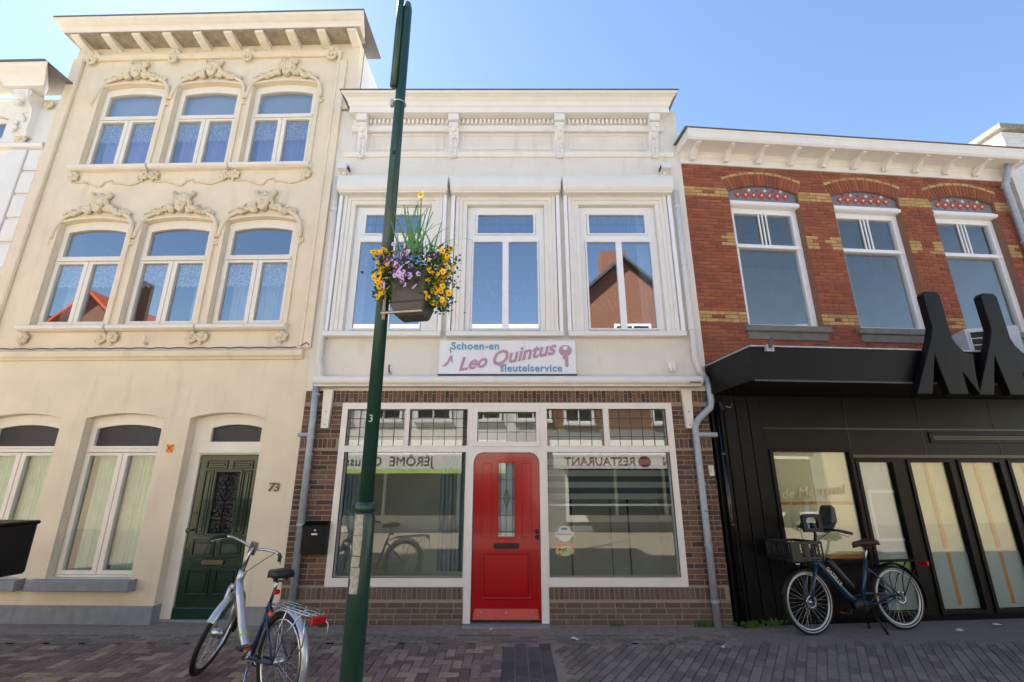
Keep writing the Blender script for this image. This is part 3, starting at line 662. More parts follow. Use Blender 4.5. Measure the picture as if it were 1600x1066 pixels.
def garland(c, zs, hw, z0):
    g = MB(); rg = random.Random(int(c * 100 + zs * 10))
    zc = zs + .325
    # hood mould following the arch and dropping down both sides
    for s in (-1, 1):
        path = [(c + s * .30, -.03, zs + .165), (c + s * .42, -.03, zs + .15), (c + s * .53, -.03, zs + .09), (c + s * .61, -.03, zs - .02), (c + s * .645, -.03, zs - .16), (c + s * .66, -.03, zs - .30)]
        MB().tube(path, [.022, .028, .032, .035, .035, .03], 8).build('hood_moulding', M['cream'], LH, True)
        rosette(c + s * .665, zs - .36, .062, None, 0, 'bud_corbel')
    for s in (-1, 1):                       # leafy arms
        for i in range(26):
            t = i / 25; x = .14 + t * .40; z = zs + .19 + .035 * math.sin(t * 9) - .06 * t * t
            r = .050 * (1.15 - .7 * t) * rg.uniform(.7, 1.2)
            g.ball((c + s * x, -.03 - r * .4, z + rg.uniform(-.03, .045) * (1.2 - t)), r, (1.2, .8, .8), 6, 4)
        for (q, zz, rr) in ((.26, .25, .06), (.40, .20, .04)):   # scrolls
            p = []
            for k in range(12): a = k * .55; p.append((c + s * (q + math.cos(a) * rr * (1 - k / 14)), -.045, zs + zz + math.sin(a) * rr * (1 - k / 14)))
            g.tube(p, .013, 5)
    for s in (-1, 1):
        for k in range(16):
            t = k / 15; x = c + s * (.13 + t * .42); z = zs + .19 - .07 * t * t; a = rg.uniform(.2, 2.6); l = (.10 - .05 * t) * rg.uniform(.8, 1.2)
            e = Vector((s * math.cos(a) * l, -.02, math.sin(a) * l * .8))
            g.tube([(x, -.03, z), (x + e.x * .5, -.055, z + e.z * .7), (x + e.x, -.05, z + e.z)], [.008, .019, .003], 5)
    sh_ = MB().plate([(c - .09, zc + .10), (c - .095, zc - .03), (c - .06, zc - .13), (c, zc - .18), (c + .06, zc - .13), (c + .095, zc - .03), (c + .09, zc + .10), (c, zc + .08)][::-1], (), -.095, -.01).build('shield', M['orn'], LH, bevel=.012)
    e = MB()
    for i in range(6): e.ball((c + rg.uniform(-.05, .05), -.098, zc - .03 + rg.uniform(-.05, .06)), .018, (1, .6, 1), 6, 4)
    e.build('shield_relief', M['orn'], sh_, True)
    for s in (-1, 1):
        for i in range(12):
            a = i / 11 * 2.6 - .5; g.ball((c + s * (.125 + .025 * math.cos(a * 3)), -.05, zc - .11 + i * .027), .038 * rg.uniform(.7, 1.2), (1, 1.1, 1), 6, 4)
    for i in range(7): a = (i / 6 - .5) * 2; g.tube([(c + a * .03, -.05, zc + .09), (c + a * .10, -.06, zc + .19 - abs(a) * .06)], [.016, .022], 6)
    g.build('garland', M['orn'], LH, True)
for i, c in enumerate(lc_):
    for (z0, zs, zt) in ((6.83, 8.50, 7.84), (4.0, 5.76, 5.10)):
        w, gz = cream_window(c, .575, z0, zs, .07, zt, 'glass')
        for s in (-1, 1):
            a, b = (c - .49, c - .06) if s < 0 else (c + .06, c + .49)
            curtain(w, a, b, gz[1] - .36, gz[1] + .03, .112, 'lace', 5, .004, 'lace_valance', .035)
        if z0 > 6: curtain(w, c - .45, c + .45, z0 + .05, zt, .20, 'violet', 12, .03)
        elif i == 2: curtain(w, c - .45, c + .45, z0 + .05, zt, .26, 'curtain', 14, .03)
        else: curtain(w, c - .45, c - .25, z0 + .05, zt, .26, 'curtain', 4, .03); curtain(w, c + .28, c + .45, z0 + .05, zt, .26, 'curtain', 4, .03)
        # plaster surround and shaped sill
        MB().plate([(c - .645, z0), (c - .578, z0), (c - .578, zs)] + arch(c - .578, c + .578, z0, zs, .07)[3:-1][::-1] + [(c + .578, zs), (c + .578, z0), (c + .645, z0), (c + .645, zs + .02)] + arch(c - .645, c + .645, z0, zs + .02, .09)[3:-1] + [(c - .645, zs + .02)], (), -.03, .004).build('surround', M['cream'], LH, bevel=.008)
        MB().sweep([(-.002, z0 - .01), (-.10, z0 - .014), (-.12, z0 - .03), (-.12, z0 - .075), (-.08, z0 - .10), (-.002, z0 - .105)], c - .685, c + .665).build('sill', M['creamtrim'], LH, bevel=.004)
        for s in (-1, 1): rosette(c + s * .60, z0 - .20, .105, None, -.01)
        garland(c, zs, .575, z0)
    p = []                                   # vine scroll under the upper sills
    for k in range(25):
        t = k / 24 * 2 - 1; p.append((c + t * .60, -.012, 6.56 - .10 * (1 - abs(t)) ** .4 * (1 if abs(t) > .12 else .2) + .03 * math.sin(t * 7)))
    MB().tube(p, .016, 6).build('vine_scroll', M['orn'], LH, True)
for i, (a, b) in enumerate(gw):
    c = (a + b) / 2; w, gz = cream_window(c, (b - a) / 2, .52, 2.605, .07, 2.13, 'frosted', .12, 'shopglass')
    for s in (-1, 1):
        p, q = (c - .44, c - .05) if s < 0 else (c + .05, c + .44)
        curtain(w, p, q, .6, 2.12, .24, 'greencurtain', 7, .018)
    MB().sweep([(-.012, .525), (-.13, .522), (-.13, .40), (-.012, .40)], c - .70, c + .66).build('window_ledge', M['stone'], LH, bevel=.008)
# front door with transom
dc = -1.085; DHW = .53
MB().plate([(-1.62, .005), (-1.475, .005), (-1.475, 2.10), (-.60, 2.10), (-.60, .005), (-.55, .005), (-.55, 2.605)] + arch(-1.62, -.55, 0, 2.605, .075)[3:-1] + [(-1.62, 2.605)], [arch(-1.37, -.645, 2.28, 2.475, .05)], .14, .22).build('door_frame', M['creamtrim'], LH, bevel=.004)
pane(LH, arch(-1.38, -.635, 2.27, 2.48, .05), .18, 'frosted', 'transom_pane')
MB().box(-1.50, -.57, .10, .142, 2.12, 2.165).build('transom_bar', M['creamtrim'], LH, bevel=.006)
gd = MB().plate(rect(-1.472, -.603, .03, 2.095), [rect(-1.20, -.865, 1.06, 1.86)], .17, .22).build('door', M['green'], LH, bevel=.004)
def dpanel(x0, x1, z0, z1):
    MB().plate(rect(x0, x1, z0, z1), [rect(x0 + .022, x1 - .022, z0 + .022, z1 - .022)], .152, .172).build('panel_moulding', M['green'], gd, bevel=.006)
    MB().box(x0 + .04, x1 - .04, .158, .172, z0 + .04, z1 - .04).build('panel', M['green'], gd, bevel=.012)
for x0, x1 in ((-1.375, -1.065), (-1.0, -.70)):
    dpanel(x0, x1, .30, .62); dpanel(x0, x1, .76, .98); dpanel(x0, x1, 1.905, 2.02)
for x0, x1 in ((-1.375, -1.245), (-.825, -.70)): dpanel(x0, x1, 1.04, 1.89)
MB().plate(rect(-1.235, -.83, 1.025, 1.895), [rect(-1.20, -.865, 1.06, 1.86)], .150, .172).build('grille_frame', M['green'], gd, bevel=.008)
pane(gd, rect(-1.205, -.86, 1.055, 1.865), .20, 'frosted')
gi = MB(); gx = -1.0325
for k in range(4):
    z = 1.15 + k * .205
    for s in (-1, 1):
        for dr in (-1, 1):
            p = [(gx + s * (.075 + math.cos(a) * .06 * (1 - a / 9)), .165, z + dr * (.04 + math.sin(a) * .05 * (1 - a / 9))) for a in [q * .45 for q in range(14)]]
            gi.tube(p, .0065, 5)
        gi.tube([(gx, .165, z - .1), (gx + s * .07, .160, z), (gx, .165, z + .1)], .007, 5)
    gi.ball((gx, .16, z), .022, (1, .6, 1), 6, 4)
gi.tube([(gx, .168, 1.06), (gx, .168, 1.86)], .008, 5).build('scroll_grille', M['black'], gd, True)
MB().box(-1.47, -.605, .135, .17, .03, .16).build('weather_board', M['green'], gd, bevel=.01)
MB().plate([(-1.17 + .03 * math.cos(R(a)), .70 + .03 * math.sin(R(a))) for a in range(90, 271, 30)] + [(-.93 + .03 * math.cos(R(a)), .70 + .03 * math.sin(R(a))) for a in range(-90, 91, 30)], (), .145, .17).build('letter_slot', M['bronze'], gd, bevel=.005)
MB().tube([(-1.425, .17, 1.10), (-1.425, .12, 1.10), (-1.425, .09, 1.10)], [.012, .014, .03], 10).build('door_knob', M['brass'], gd, True)
MB().tube([(-1.43, .17, .90), (-1.43, .155, .90)], .016, 10).build('lock', M['brass'], gd)
MB().box(-1.62, -.55, .10, .4, -.04, .028).build('threshold', M['stone'], LH)
lettering('73', .155, M['bronze'], LH, (-.275, -.012, 1.66), depth=.008, shear=.12, off=.003, name='house_number')
mk = MB().plate([(-1.865, 2.13), (-1.83, 2.115), (-1.78, 2.13), (-1.775, 2.235), (-1.87, 2.235)], (), -.012, -.002).build('monument_shield', M['yellowsign'], LH)
MB().tube([(-1.862, -.016, 2.14), (-1.785, -.016, 2.228)], .006, 4).tube([(-1.785, -.016, 2.14), (-1.862, -.016, 2.228)], .006, 4).build('shield_cross', M['redenamel'], mk)
# belt course with cable, pilaster strips, panel frame
MB().sweep([(-.002, 3.45), (-.03, 3.455), (-.045, 3.48), (-.075, 3.50), (-.085, 3.545), (-.085, 3.575), (-.04, 3.60), (-.002, 3.605)], -5.07, -.10).build('belt_course', M['cream'], LH)
MB().tube([(-5.0 + i * .1, -.05 - .012 * (i % 3 == 0), 3.625 + .006 * math.sin(i * 2.1)) for i in range(49)], .009, 5).build('cable', M['dkgrey'], LH)
MB().tube([(-.15, -.06, 3.64), (-.06, -.05, 3.70), (-.02, -.05, 3.66)], .008, 5).build('cable_end', M['dkgrey'], LH)
MB().tube([(-2.50, -.01, 3.70), (-2.50, -.07, 3.73), (-2.50, -.07, 3.82)], .022, 7).build('wall_hook', M['creamtrim'], LH, True)
for a, b in ((-5.07, -4.90), (-.13, 0)):
    MB().box(a, b, -.045, -.001, 3.62, 9.15 if a < -1 else 9.0).build('pilaster', M['cream'], LH, bevel=.008)
for a in (-4.89, -.145): MB().box(a - .022, a + .022, -.062, -.002, 3.62, 9.12).build('pilaster_moulding', M['cream'], LH, bevel=.01)
MB().sweep([(-.002, 9.10), (-.04, 9.10), (-.075, 9.14), (-.075, 9.18), (-.03, 9.20), (-.002, 9.20)], -4.90, -.12).build('panel_moulding', M['cream'], LH)
for x in (-4.70, -3.19, -1.82, -.28): rosette(x, 9.20, .125, None, -.03); MB().torus((x, -.07, 9.07), .065, .026, n=14, m=6).build('ring', M['orn'], LH, True)
# cornice with modillions
lcor = MB().sweep([(-.002, 9.42), (-.33, 9.42), (-.335, 9.47), (-.36, 9.50), (-.40, 9.52), (-.46, 9.56), (-.475, 9.60), (-.002, 9.60)], -5.0, .25, .3, .3).build('cornice', M['creamtrim'], LH)
MB().box(-5.14, .40, -.49, .5, 9.602, 9.62).build('gutter_edge', M['capgrey'], lcor)
MB().box(-5.05, .28, -.325, -.003, 9.405, 9.419).build('soffit', M['soffit'], LH)
for i in range(10):
    x = -4.86 + i * (5.0 / 9)
    MB().sweep([(-.004, 9.30), (-.16, 9.32), (-.31, 9.36), (-.315, 9.404), (-.004, 9.404)], x - .075, x + .075).build('modillion', M['creamtrim'], LH, bevel=.006)
MB().box(.0, .2, -.005, .0, 7.96, 9.42).build('corner_strip', M['cream'], LH)

# ------------------------------------------------------------------ ornate white house (far left)
WH = thing('white_house', 'ornate white house with lion console and stepped cornice beside the cream house', 'house', tuple(xl(0, 0, 0, X0, aL)), aL)
MB().plate([(-9.5, -.05), (-5.09, -.05), (-5.09, 8.3), (-9.5, 8.3)], [arch(-7.1, -5.98, 7.45, 7.90, .12), rect(-7.1, -6.05, 4.2, 6.4)], .03, .2, False).build('facade_wall', M['white'], WH)
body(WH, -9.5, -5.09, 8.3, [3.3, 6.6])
whw = MB().plate(arch(-7.09, -5.99, 7.46, 7.89, .12), [rect(-7.0, -6.08, 7.55, 7.86)], .10, .16).build('window', M['white'], WH); pane(whw, rect(-7.01, -6.07, 7.54, 7.87), .13)
MB().box(-9.5, -5.88, -.35, .05, 8.36, 8.62).build('cornice', M['white'], WH, bevel=.03)
MB().sweep([(.03, 8.28), (-.30, 8.28), (-.32, 8.34), (-.42, 8.44), (-.50, 8.50), (-.52, 8.56), (.03, 8.56)], -5.52, -5.42, 1, 1).build('cornice_break', M['white'], WH)
MB().box(-6.05, -4.93, -.55, .2, 8.562, 8.585).build('gutter_edge', M['capgrey'], WH)
cs = MB().sweep([(.03, 7.45), (-.06, 7.46), (-.09, 7.56), (-.10, 7.78), (-.13, 7.96), (-.22, 8.08), (-.25, 8.18), (-.25, 8.275), (.03, 8.275)], -5.68, -5.42).build('console', M['white'], WH, bevel=.012)
cl = MB(); cl.ball((-5.55, -.22, 8.12), .12, (1, .7, .9)); cl.ball((-5.55, -.24, 7.98), .07, (1, .8, .8))
for k in range(8): cl.ball((-5.55 + rnd.uniform(-.1, .1), -.12, 7.9 - k * .055), .04, (1, .6, 1), 6, 4)
for s in (-1, 1): cl.torus((-5.55 + s * .11, -.23, 8.20), .05, .02, n=14, m=6)
cl.build('lion_relief', M['white'], cs, True)
rosette(-5.27, 8.15, .10, WH, 0); rosette(-5.55, 7.40, .11, WH, .0)
MB().sweep([(.03, 7.22), (-.05, 7.24), (-.07, 7.29), (-.04, 7.33), (.03, 7.33)], -9.5, -5.10).build('string_course', M['white'], WH)
MB().box(-5.72, -5.38, -.03, .03, 3.0, 7.2).build('pilaster', M['white'], WH, bevel=.01)
for k in range(9): MB().box(-5.36, -5.10, -.015, .03, 3.2 + k * .45, 3.6 + k * .45).build('quoin', M['white'], WH, bevel=.015)

# ------------------------------------------------------------------ red brick house (right)
RH = thing('brick_house', 'red brick house with yellow brick bands over a black shopfront', 'house', (X1, 0, 0), aR)
rc = [1.41, 3.235, 5.045]; RW = .605
RZ0, RZS, RR = 4.0, 6.36, .13
RB = [shade(c, s) for c in ((.315, .090, .042), (.285, .080, .041), (.245, .072, .042), (.335, .102, .047)) for s in (.92, 1.05)]
RY = [shade((.50, .32, .12), s) for s in (.85, 1, 1.1)]
MB().plate(rect(.03, 6.10, 3.0, 6.83), [arch(c - RW, c + RW, RZ0, RZS, RR, 12) for c in rc], 0.002, .21, False).build('facade_wall', M['mortar_red'], RH)
body(RH, .02, 6.10, 6.95, [3.2], roomdepth=4, m='interiorlight')
def rblock(c):
    w2 = RW; r = (w2 * w2 + RR * RR) / (2 * RR); czz = RZS + RR - r; ro = r + .27
    def f(z):
        if z < RZ0 - .02 or z > RZS + RR + .27: return None
        if z < RZS: return (c - w2 - .008, c + w2 + .008)
        h = z - czz
        if h >= ro: return None
        d = math.sqrt(ro * ro - h * h); lim = w2 * ro / r
        d = min(d, h * math.tan(math.asin(w2 / r)) + .01)
        return (c - d - .008, c + d + .008)
    return f
def band(x, z):
    for a, b in ((4.03, 4.205), (6.235, 6.40)):
        if a - .01 < z < b + .01:
            mid = abs(z - (a + b) / 2) < .03
            near = min(abs(x - (c + s * RW)) for c in rc for s in (-1, 1))
            edge = near < .26 or x < .28 or x > 5.85
            return RY if (not mid or edge) else RB
    if 5.365 < z < 5.555 and min(abs(x - (c + s * RW)) for c in rc for s in (-1, 1)) < .2: return RY
    return RB
rit = stretcher(.04, 6.09, 3.28, 6.82, [rblock(c) for c in rc], RB, .205, .05, .009, colfn=lambda x, z: rnd.choice(band(x, z)))
for c in rc:
    r = (RW * RW + RR * RR) / (2 * RR); cz = RZS + RR - r; a = math.asin(RW / r); n = 20
    for i in range(n):
        t = -a + 2 * a * (i + .5) / n; rm = r + .105
        rit.append((round(c + rm * math.sin(t), 3), round(cz + rm * math.cos(t), 3), .055, .20, -round(t, 2) * -1, rnd.choice(RB)))
    for i in range(9):
        t = -a + 2 * a * (i + .5) / 9; rm = r + .238
        rit.append((round(c + rm * math.sin(t), 3), round(cz + rm * math.cos(t), 3), .14, .045, round(t, 2), rnd.choice(RY)))
rit = [(x, z, w, h, -ro if h > w else -ro, col) for x, z, w, h, ro, col in rit]
emit(RH, rit, M['brick'], 'brick', 300, y=0)
for i, c in enumerate(rc):
    # tiled tympanum, header, sash window
    ty = MB().plate(arch(c - RW, c + RW, RZS - .20, RZS, RR, 12), (), .05, .08).build('tympanum', M['tile_grey'], RH)
    for k in range(7):
        x = c - .42 + k * .14; zz = RZS - .035; s_ = .085 if k % 2 else .07
        MB().plate([(x - s_, zz), (x, zz - s_), (x + s_, zz), (x, zz + s_)], (), .040, .052).build('tile', M['tile_red'], ty)
        MB().plate([(x - .022, zz), (x, zz - .022), (x + .022, zz), (x, zz + .022)], (), .033, .041).build('tile', M['tile_white'], ty)
    for k in range(6):
        x = c - .35 + k * .14; MB().plate([(x - .03, RZS + .055), (x, RZS + .025), (x + .03, RZS + .055), (x, RZS + .085)], (), .036, .052).build('tile', M['tile_white'] if k % 2 else M['tile_red'], ty)
    MB().sweep([(.10, 6.10), (.01, 6.10), (-.012, 6.12), (-.012, 6.155), (.02, 6.175), (.03, 6.20), (.10, 6.20)], c - RW + .005, c + RW - .005).build('window_head', M['pvc'], RH)
    w = MB().plate(rect(c - RW + .004, c + RW - .004, RZ0 + .003, 6.10), [rect(c - RW + .10, c + RW - .10, 5.44, 6.0), rect(c - RW + .10, c + RW - .10, 4.06, 5.36)], .10, .18).build('window', M['pvc'], RH, bevel=.004)
    MB().box(c - RW + .05, c + RW - .05, .07, .10, 5.36, 5.42).build('transom_bar', M['pvc'], w, bevel=.005)
    for q in (-.065, 0, .065): MB().box(c + q - .011, c + q + .011, .115, .135, 5.44, 6.0).build('glazing_bar', M['pvc'], w)
    pane(w, rect(c - RW + .105, c + RW - .105, 5.435, 6.005), .14, 'shopglass'); pane(w, rect(c - RW + .105, c + RW - .105, 4.07, 5.365), .14, 'shopglass')
    so = MB().box(c - RW - .09, c + RW + .085, -.07, .1, 3.90, 3.995).build('sill', M['sill'], RH, bevel=.008)
    MB().box(c - RW - .04, c + RW + .03, -.03, .002, 3.78, 3.90).build('sill_block', M['sill'], so)
# eaves: fascia, soffit brackets
MB().sweep([(-.004, 6.825), (-.03, 6.825), (-.03, 6.92), (-.06, 6.95), (-.06, 6.99), (-.09, 7.02), (-.004, 7.02)], .03, 6.10).build('frieze_board', M['white'], RH)
gutter = MB().sweep([(-.004, 7.02), (-.37, 7.02), (-.40, 7.05), (-.40, 7.14), (-.43, 7.17), (-.43, 7.19), (-.004, 7.19)], .0, 6.15).build('gutter_box', M['white'], RH, bevel=.004)
MB().box(-.05, 6.2, -.445, .4, 7.192, 7.205).build('gutter_edge', M['capgrey'], gutter)
for i in range(11):
    x = .22 + i * .575
    MB().sweep([(-.06, 6.86), (-.10, 6.855), (-.13, 6.90), (-.22, 6.97), (-.34, 7.0), (-.34, 7.019), (-.06, 7.019)], x - .035, x + .035).build('eaves_bracket', M['white'], RH, bevel=.004)
dp = pipe('downpipe', 'zinc downpipe on the red brick house beside the last upper window', [], .045, 'galv') if False else thing('downpipe', 'grey zinc downpipe at the corner of the red brick house by the white brick building', 'downpipe', (X1, 0, 0), aR)
MB().tube([(5.84, -.25, 7.0), (5.84, -.20, 6.86), (5.86, -.10, 6.70), (5.92, -.07, 5.6), (5.94, -.07, 4.0), (5.95, -.07, 3.25)], .05, 12).build('pipe', M['galv'], dp, True)
for z in (6.66, 5.6, 4.6): MB().tube([(5.868 + (6.7 - z) * .02, -.085, z - .02), (5.868 + (6.7 - z) * .02, -.085, z + .02)], .06, 12).build('collar', M['galv'], dp)

# black shopfront: cladding, boards, canopy, windows, doors
sfz = 2.9
pans = [('window', .86, 2.0, .745, 2.135), ('door', 2.115, 2.62, .115, 1.995), ('door', 2.90, 3.50, .115, 1.995), ('door', 3.685, 4.295, .115, 1.995), ('door', 4.48, 5.05, .115, 1.995), ('window', 5.25, 5.95, .7, 2.0)]
shopfront = MB().plate(rect(.75, 6.10, -.05, 3.3), [rect(p[1], p[2], p[3], p[4]) for p in pans], -.012, .12, False).build('shopfront_cladding', M['black'], RH)
for i in range(4): MB().box(.03 + i * .185, .03 + i * .185 + .172, -.04, .05, -.05, 2.92).build('cladding_board', M['black'], RH, bevel=.006)
MB().box(.70, 6.1, -.035, -.01, 2.45, 2.47).build('cladding_joint', M['blackshiny'], RH)
v = MB().plate(rect(3.3, 5.6, 2.27, 2.42), [rect(3.36, 5.54, 2.31, 2.38)], -.03, -.008).build('vent_frame', M['black'], RH, bevel=.004)
for k in range(3): MB().box(3.36, 5.54, -.022, -.010, 2.315 + k * .022, 2.328 + k * .022).build('vent_slat', M['blackshiny'], v)
for x_ in (2.05, 3.2, 4.4): MB().box(x_ - .003, x_ + .003, -.016, -.011, 2.12, 2.9).build('panel_seam', M['blackshiny'], RH)
for k_ in range(12):
    for z_ in (2.18, 2.86): MB().ball((.85 + k_ * .45, -.013, z_), .008, (1, .5, 1), 6, 4).build('rivet', M['blackshiny'], RH)
MB().box(2.03, 6.1, -.045, -.012, 2.06, 2.10).build('door_track', M['blackshiny'], RH)
for n, (kind, a, b, z0, z1) in enumerate(pans):
    d = MB().plate(rect(a - .05, b + .05, z0 - .05, z1 + .04), [rect(a, b, z0, z1)], -.034, .06).build('window_frame' if kind == 'window' else 'door_leaf', M['black'], RH, bevel=.004)
    pane(d, rect(a - .004, b + .004, z0 - .004, z1 + .004), .02, 'shopglass')
    sheet = {0: 'cream_sheet', 1: 'greysheet'}.get(n, 'kraft')
    MB().box(a - .06, b + .06, .055, .058, z0 - .05, z1 + .02).build('masking_sheet', M[sheet], d)
    if n >= 2: MB().box(a - .06, b + .06, .047, .05, z0 - .05, .80).build('masking_sheet', M['greysheet'], d)
    if n in (2, 3, 4):
        x = (a + b) / 2; MB().plate([(x - .015, .85), (x + .045, .85), (x + .015, z1), (x - .035, z1)], (), .043, .045).build('tape_strip', M['tape'], d)
        MB().plate([(x - .01, .16), (x + .04, .16), (x + .04, .80), (x - .01, .80)], (), .043, .045).build('tape_strip', M['tape'], d)
    if n == 1:
        MB().plate(rect(a + .1, b + .05, .95, 1.62), [rect(a + .14, b + .01, .99, 1.58)], .043, .045).build('white_tape_outline', M['signwhite'], d)
        MB().box(a - .04, b + .04, .040, .042, .60, .70).build('green_print', M['lime'], d)
    if n == 0:
        lettering('de Meerpaal', .19, M['kraft'], d, (a + .52, .012, 1.60), (R(90), R(-4), 0), depth=.001, shear=.3)
        MB().box(a - .02, b - .02, .043, .046, 1.43, 1.47).build('tape_strip', M['tape'], d); MB().box(a, b, .043, .046, .745, .80).build('tape_strip', M['tape'], d)
MB().box(.75, 6.1, -.036, .05, -.05, .06).build('kick_rail', M['blackshiny'], RH)
can = MB().box(.02, 6.12, -1.15, -.014, 2.92, 3.33).build('canopy', M['black'], RH, bevel=.006)
MB().box(.01, 6.13, -1.165, -.01, 3.332, 3.35).build('canopy_flashing', M['galv'], can)
MB().box(.015, 6.12, -1.158, -1.15, 2.905, 2.925).build('canopy_trim', M['dkgrey'], can)
FLY = -1.27
unit = [(0, 0), (.20, 0), (.40, .70), (.43, .0), (.655, .0), (.655, .27), (.80, 0), (.80, 0)]
lt = thing('canopy_letters', 'big black zigzag letters with tall square-topped stems standing on the shop canopy', 'letters', (X1, 0, 0), aR)
s0 = .974
for k in range(4):
    bx = 1.965 + k * .808
    P = [(bx, 2.76), (bx + .205, 2.76), (bx + .37, 3.26), (bx + .43, 2.765), (bx + .68, 2.765), (bx + .68, 3.05), (bx + .835, 2.76), (bx + .85, 3.0), (bx + .89, 3.27), (bx + .785, 3.29), (bx + .70, 3.40), (bx + .665, 3.49), (bx + .66, 4.05), (bx + .615, 4.10), (bx + .475, 4.10), (bx + .43, 4.05), (bx + .435, 3.61), (bx + .365, 3.44)]
    off = -1.26 - .003 * (k % 2)
    MB().plate(P, (), off, off + .10).build('letter', M['black'], lt, bevel=.006)
t = thing('canopy_spot', 'small grey floodlight fixed on top of the black canopy corner', 'lamp', tuple(xl(.25, -1.17, 3.33, X1, aR)), aR)
MB().box(-.05, .05, -.02, .02, -.06, .02).build('plate', M['galv'], t); MB().tube([(0, -.01, -.02), (.02, -.06, .10)], .025, 8).build('lamp_head', M['dkgrey'], t)
t = thing('flood_lamp', 'black bracket floodlight under the canopy beside the cladding boards', 'lamp', tuple(xl(.16, -.09, 2.74, X1, aR)), aR)
MB().tube([(0, 0, .06), (0, -.05, -.06)], .04, 10).build('lamp_head', M['plastic'], t); MB().tube([(.03, 0, .02), (.14, .02, .0), (.18, .04, .06)], .008, 6).build('arm', M['steel'], t)
t = thing('downpipe', 'slim black downpipe against the black cladding boards', 'downpipe', (X1, 0, 0), aR)
MB().tube([(.10, -.08, 0), (.10, -.08, 2.70)], .03, 10).build('pipe', M['blackshiny'], t, True)
for z in (2.1, 1.2, .4): MB().tube([(.10, -.08, z - .012), (.10, -.08, z + .012)], .037, 10).build('collar', M['blackshiny'], t)
t = thing('air_conditioner', 'white air conditioning unit behind the big black letters', 'air conditioner', tuple(xl(4.15, -.42, 3.352, X1, aR)), aR + R(-24))
MB().box(-.30, .30, -.2, .15, 0, .52).build('housing', M['ac'], t, bevel=.01)
MB().box(-.26, .12, -.203, -.19, .06, .46).build('fan_recess', M['plastic'], t)
for k in range(5): MB().box(-.27, .13, -.215, -.204, .06 + k * .1, .072 + k * .1).build('grille_bar', M['ac'], t)
for k in range(3): MB().box(-.27 + k * .19, -.258 + k * .19, -.218, -.206, .05, .47).build('grille_bar', M['ac'], t)

# ------------------------------------------------------------------ white brick building with chimney (far right)
WB = thing('white_brick_building', 'whitewashed brick building with capped chimney past the red brick house', 'building', (X1, 0, 0), aR)
MB().box(6.28, 12, .12, 7, -.05, 7.25).build('wall', M['whitebrick'], WB)
ch = MB().box(6.80, 8.6, .32, .86, 7.25, 8.25).build('chimney', M['whitebrick'], WB)
cb = MB()
for k in range(15): cb.box(6.793, 8.607, .313, .867, 7.26 + k * .066, 7.26 + k * .066 + .052)
cb.build('chimney_courses', M['whitebrick'], ch)['kind'] = 'stuff'
MB().box(6.70, 8.7, .22, .96, 8.255, 8.38).build('chimney_cap', M['concrete'], ch, bevel=.015)
MB().box(6.12, 6.30, .06, .5, 3.3, 7.0).build('weathered_edge', M['concrete'], WB)
wbc = []

# ------------------------------------------------------------------ houses across the street (seen mirrored in the panes)
OY = -9.5
def opposite(name, label, x0, x1, h, m, wins, roof=None, depth=7, apex=None):
    t = thing(name, label, 'house', (0, OY, 0))
    if apex:
        ax, az = apex
        MB().plate([(x0, -.05), (x1, -.05), (x1, h), (ax, az), (x0, h)], (), -depth, 0).build('wall', M[m], t)
        for s, xe in ((-1, x0), (1, x1)):
            d = Vector((xe - ax, 0, h - az)).normalized() * .35
            q = MB().add([(ax, .25, az + .03), (xe + d.x, .25, h + d.z + .03), (xe + d.x, -depth, h + d.z + .03), (ax, -depth, az + .03), (ax, .25, az + .16), (xe + d.x, .25, h + d.z + .16), (xe + d.x, -depth, h + d.z + .16), (ax, -depth, az + .16)], [(0, 3, 2, 1), (4, 5, 6, 7), (0, 1, 5, 4), (1, 2, 6, 5), (2, 3, 7, 6), (3, 0, 4, 7)])
            q.build('roof_slope', M[roof or 'orangetile'], t)
    else:
        MB().box(x0, x1, -depth, 0, -.05, h).build('wall', M[m], t)
        MB().box(x0 - .1, x1 + .1, -.2, .3, h + .002, h + .2).build('cornice', M['oppwhite'], t, bevel=.03)
        MB().box(x0, x1, -depth, -.21, h + .004, h + .12).build('roof', M['roof'], t)
    for (a, b, z0, z1) in wins:
        w = MB().plate(rect(a - .09, b + .09, z0 - .09, z1 + .09), [rect(a, (a + b) / 2 - .03, z0, z1), rect((a + b) / 2 + .03, b, z0, z1)], .002, .06).build('window', M['pvc'], t)
        MB().box(a, b, .004, .02, z0, z1).build('pane', M['blackshiny'], w); MB().box(a - .12, b + .12, .01, .14, z0 - .16, z0 - .092).build('sill', M['oppwhite'], w)
    return t
opposite('opposite_house', 'pale house across the street at the far left end', -30, -19.7, 8, 'oppwhite', [(-28 + i * 2.4, -26.6 + i * 2.4, 4, 5.8) for i in range(3)])
o = opposite('gabled_house', 'brick gable with orange tiled roof mirrored in the cream house windows', -19.6, -14.4, 6.3, 'oppbrick', [(-18.2, -17.2, 3.9, 5.4), (-16.6, -15.6, 3.9, 5.4)], 'orangetile', apex=(-17.0, 8.6))
MB().box(-19.55, -14.45, .001, .05, 0, 3.4).build('rendered_base', M['oppcream'], o); MB().box(-16.5, -15.9, -1.4, -.7, 7.8, 9.6).build('chimney', M['oppbrick'], o)
opposite('opposite_house', 'low cream house across the street beside the orange gable', -14.3, -7.5, 6.2, 'oppcream', [(-13 + i * 1.7, -12 + i * 1.7, 3.8, 5.3) for i in range(3)])
w4 = opposite('opposite_house', 'white house across the street above the lime green shop awning', -7.5, 1.15, 6.9, 'oppwhite', [(-6.8 + i * 1.75, -5.7 + i * 1.75, 3.7, 5.4) for i in range(5)])
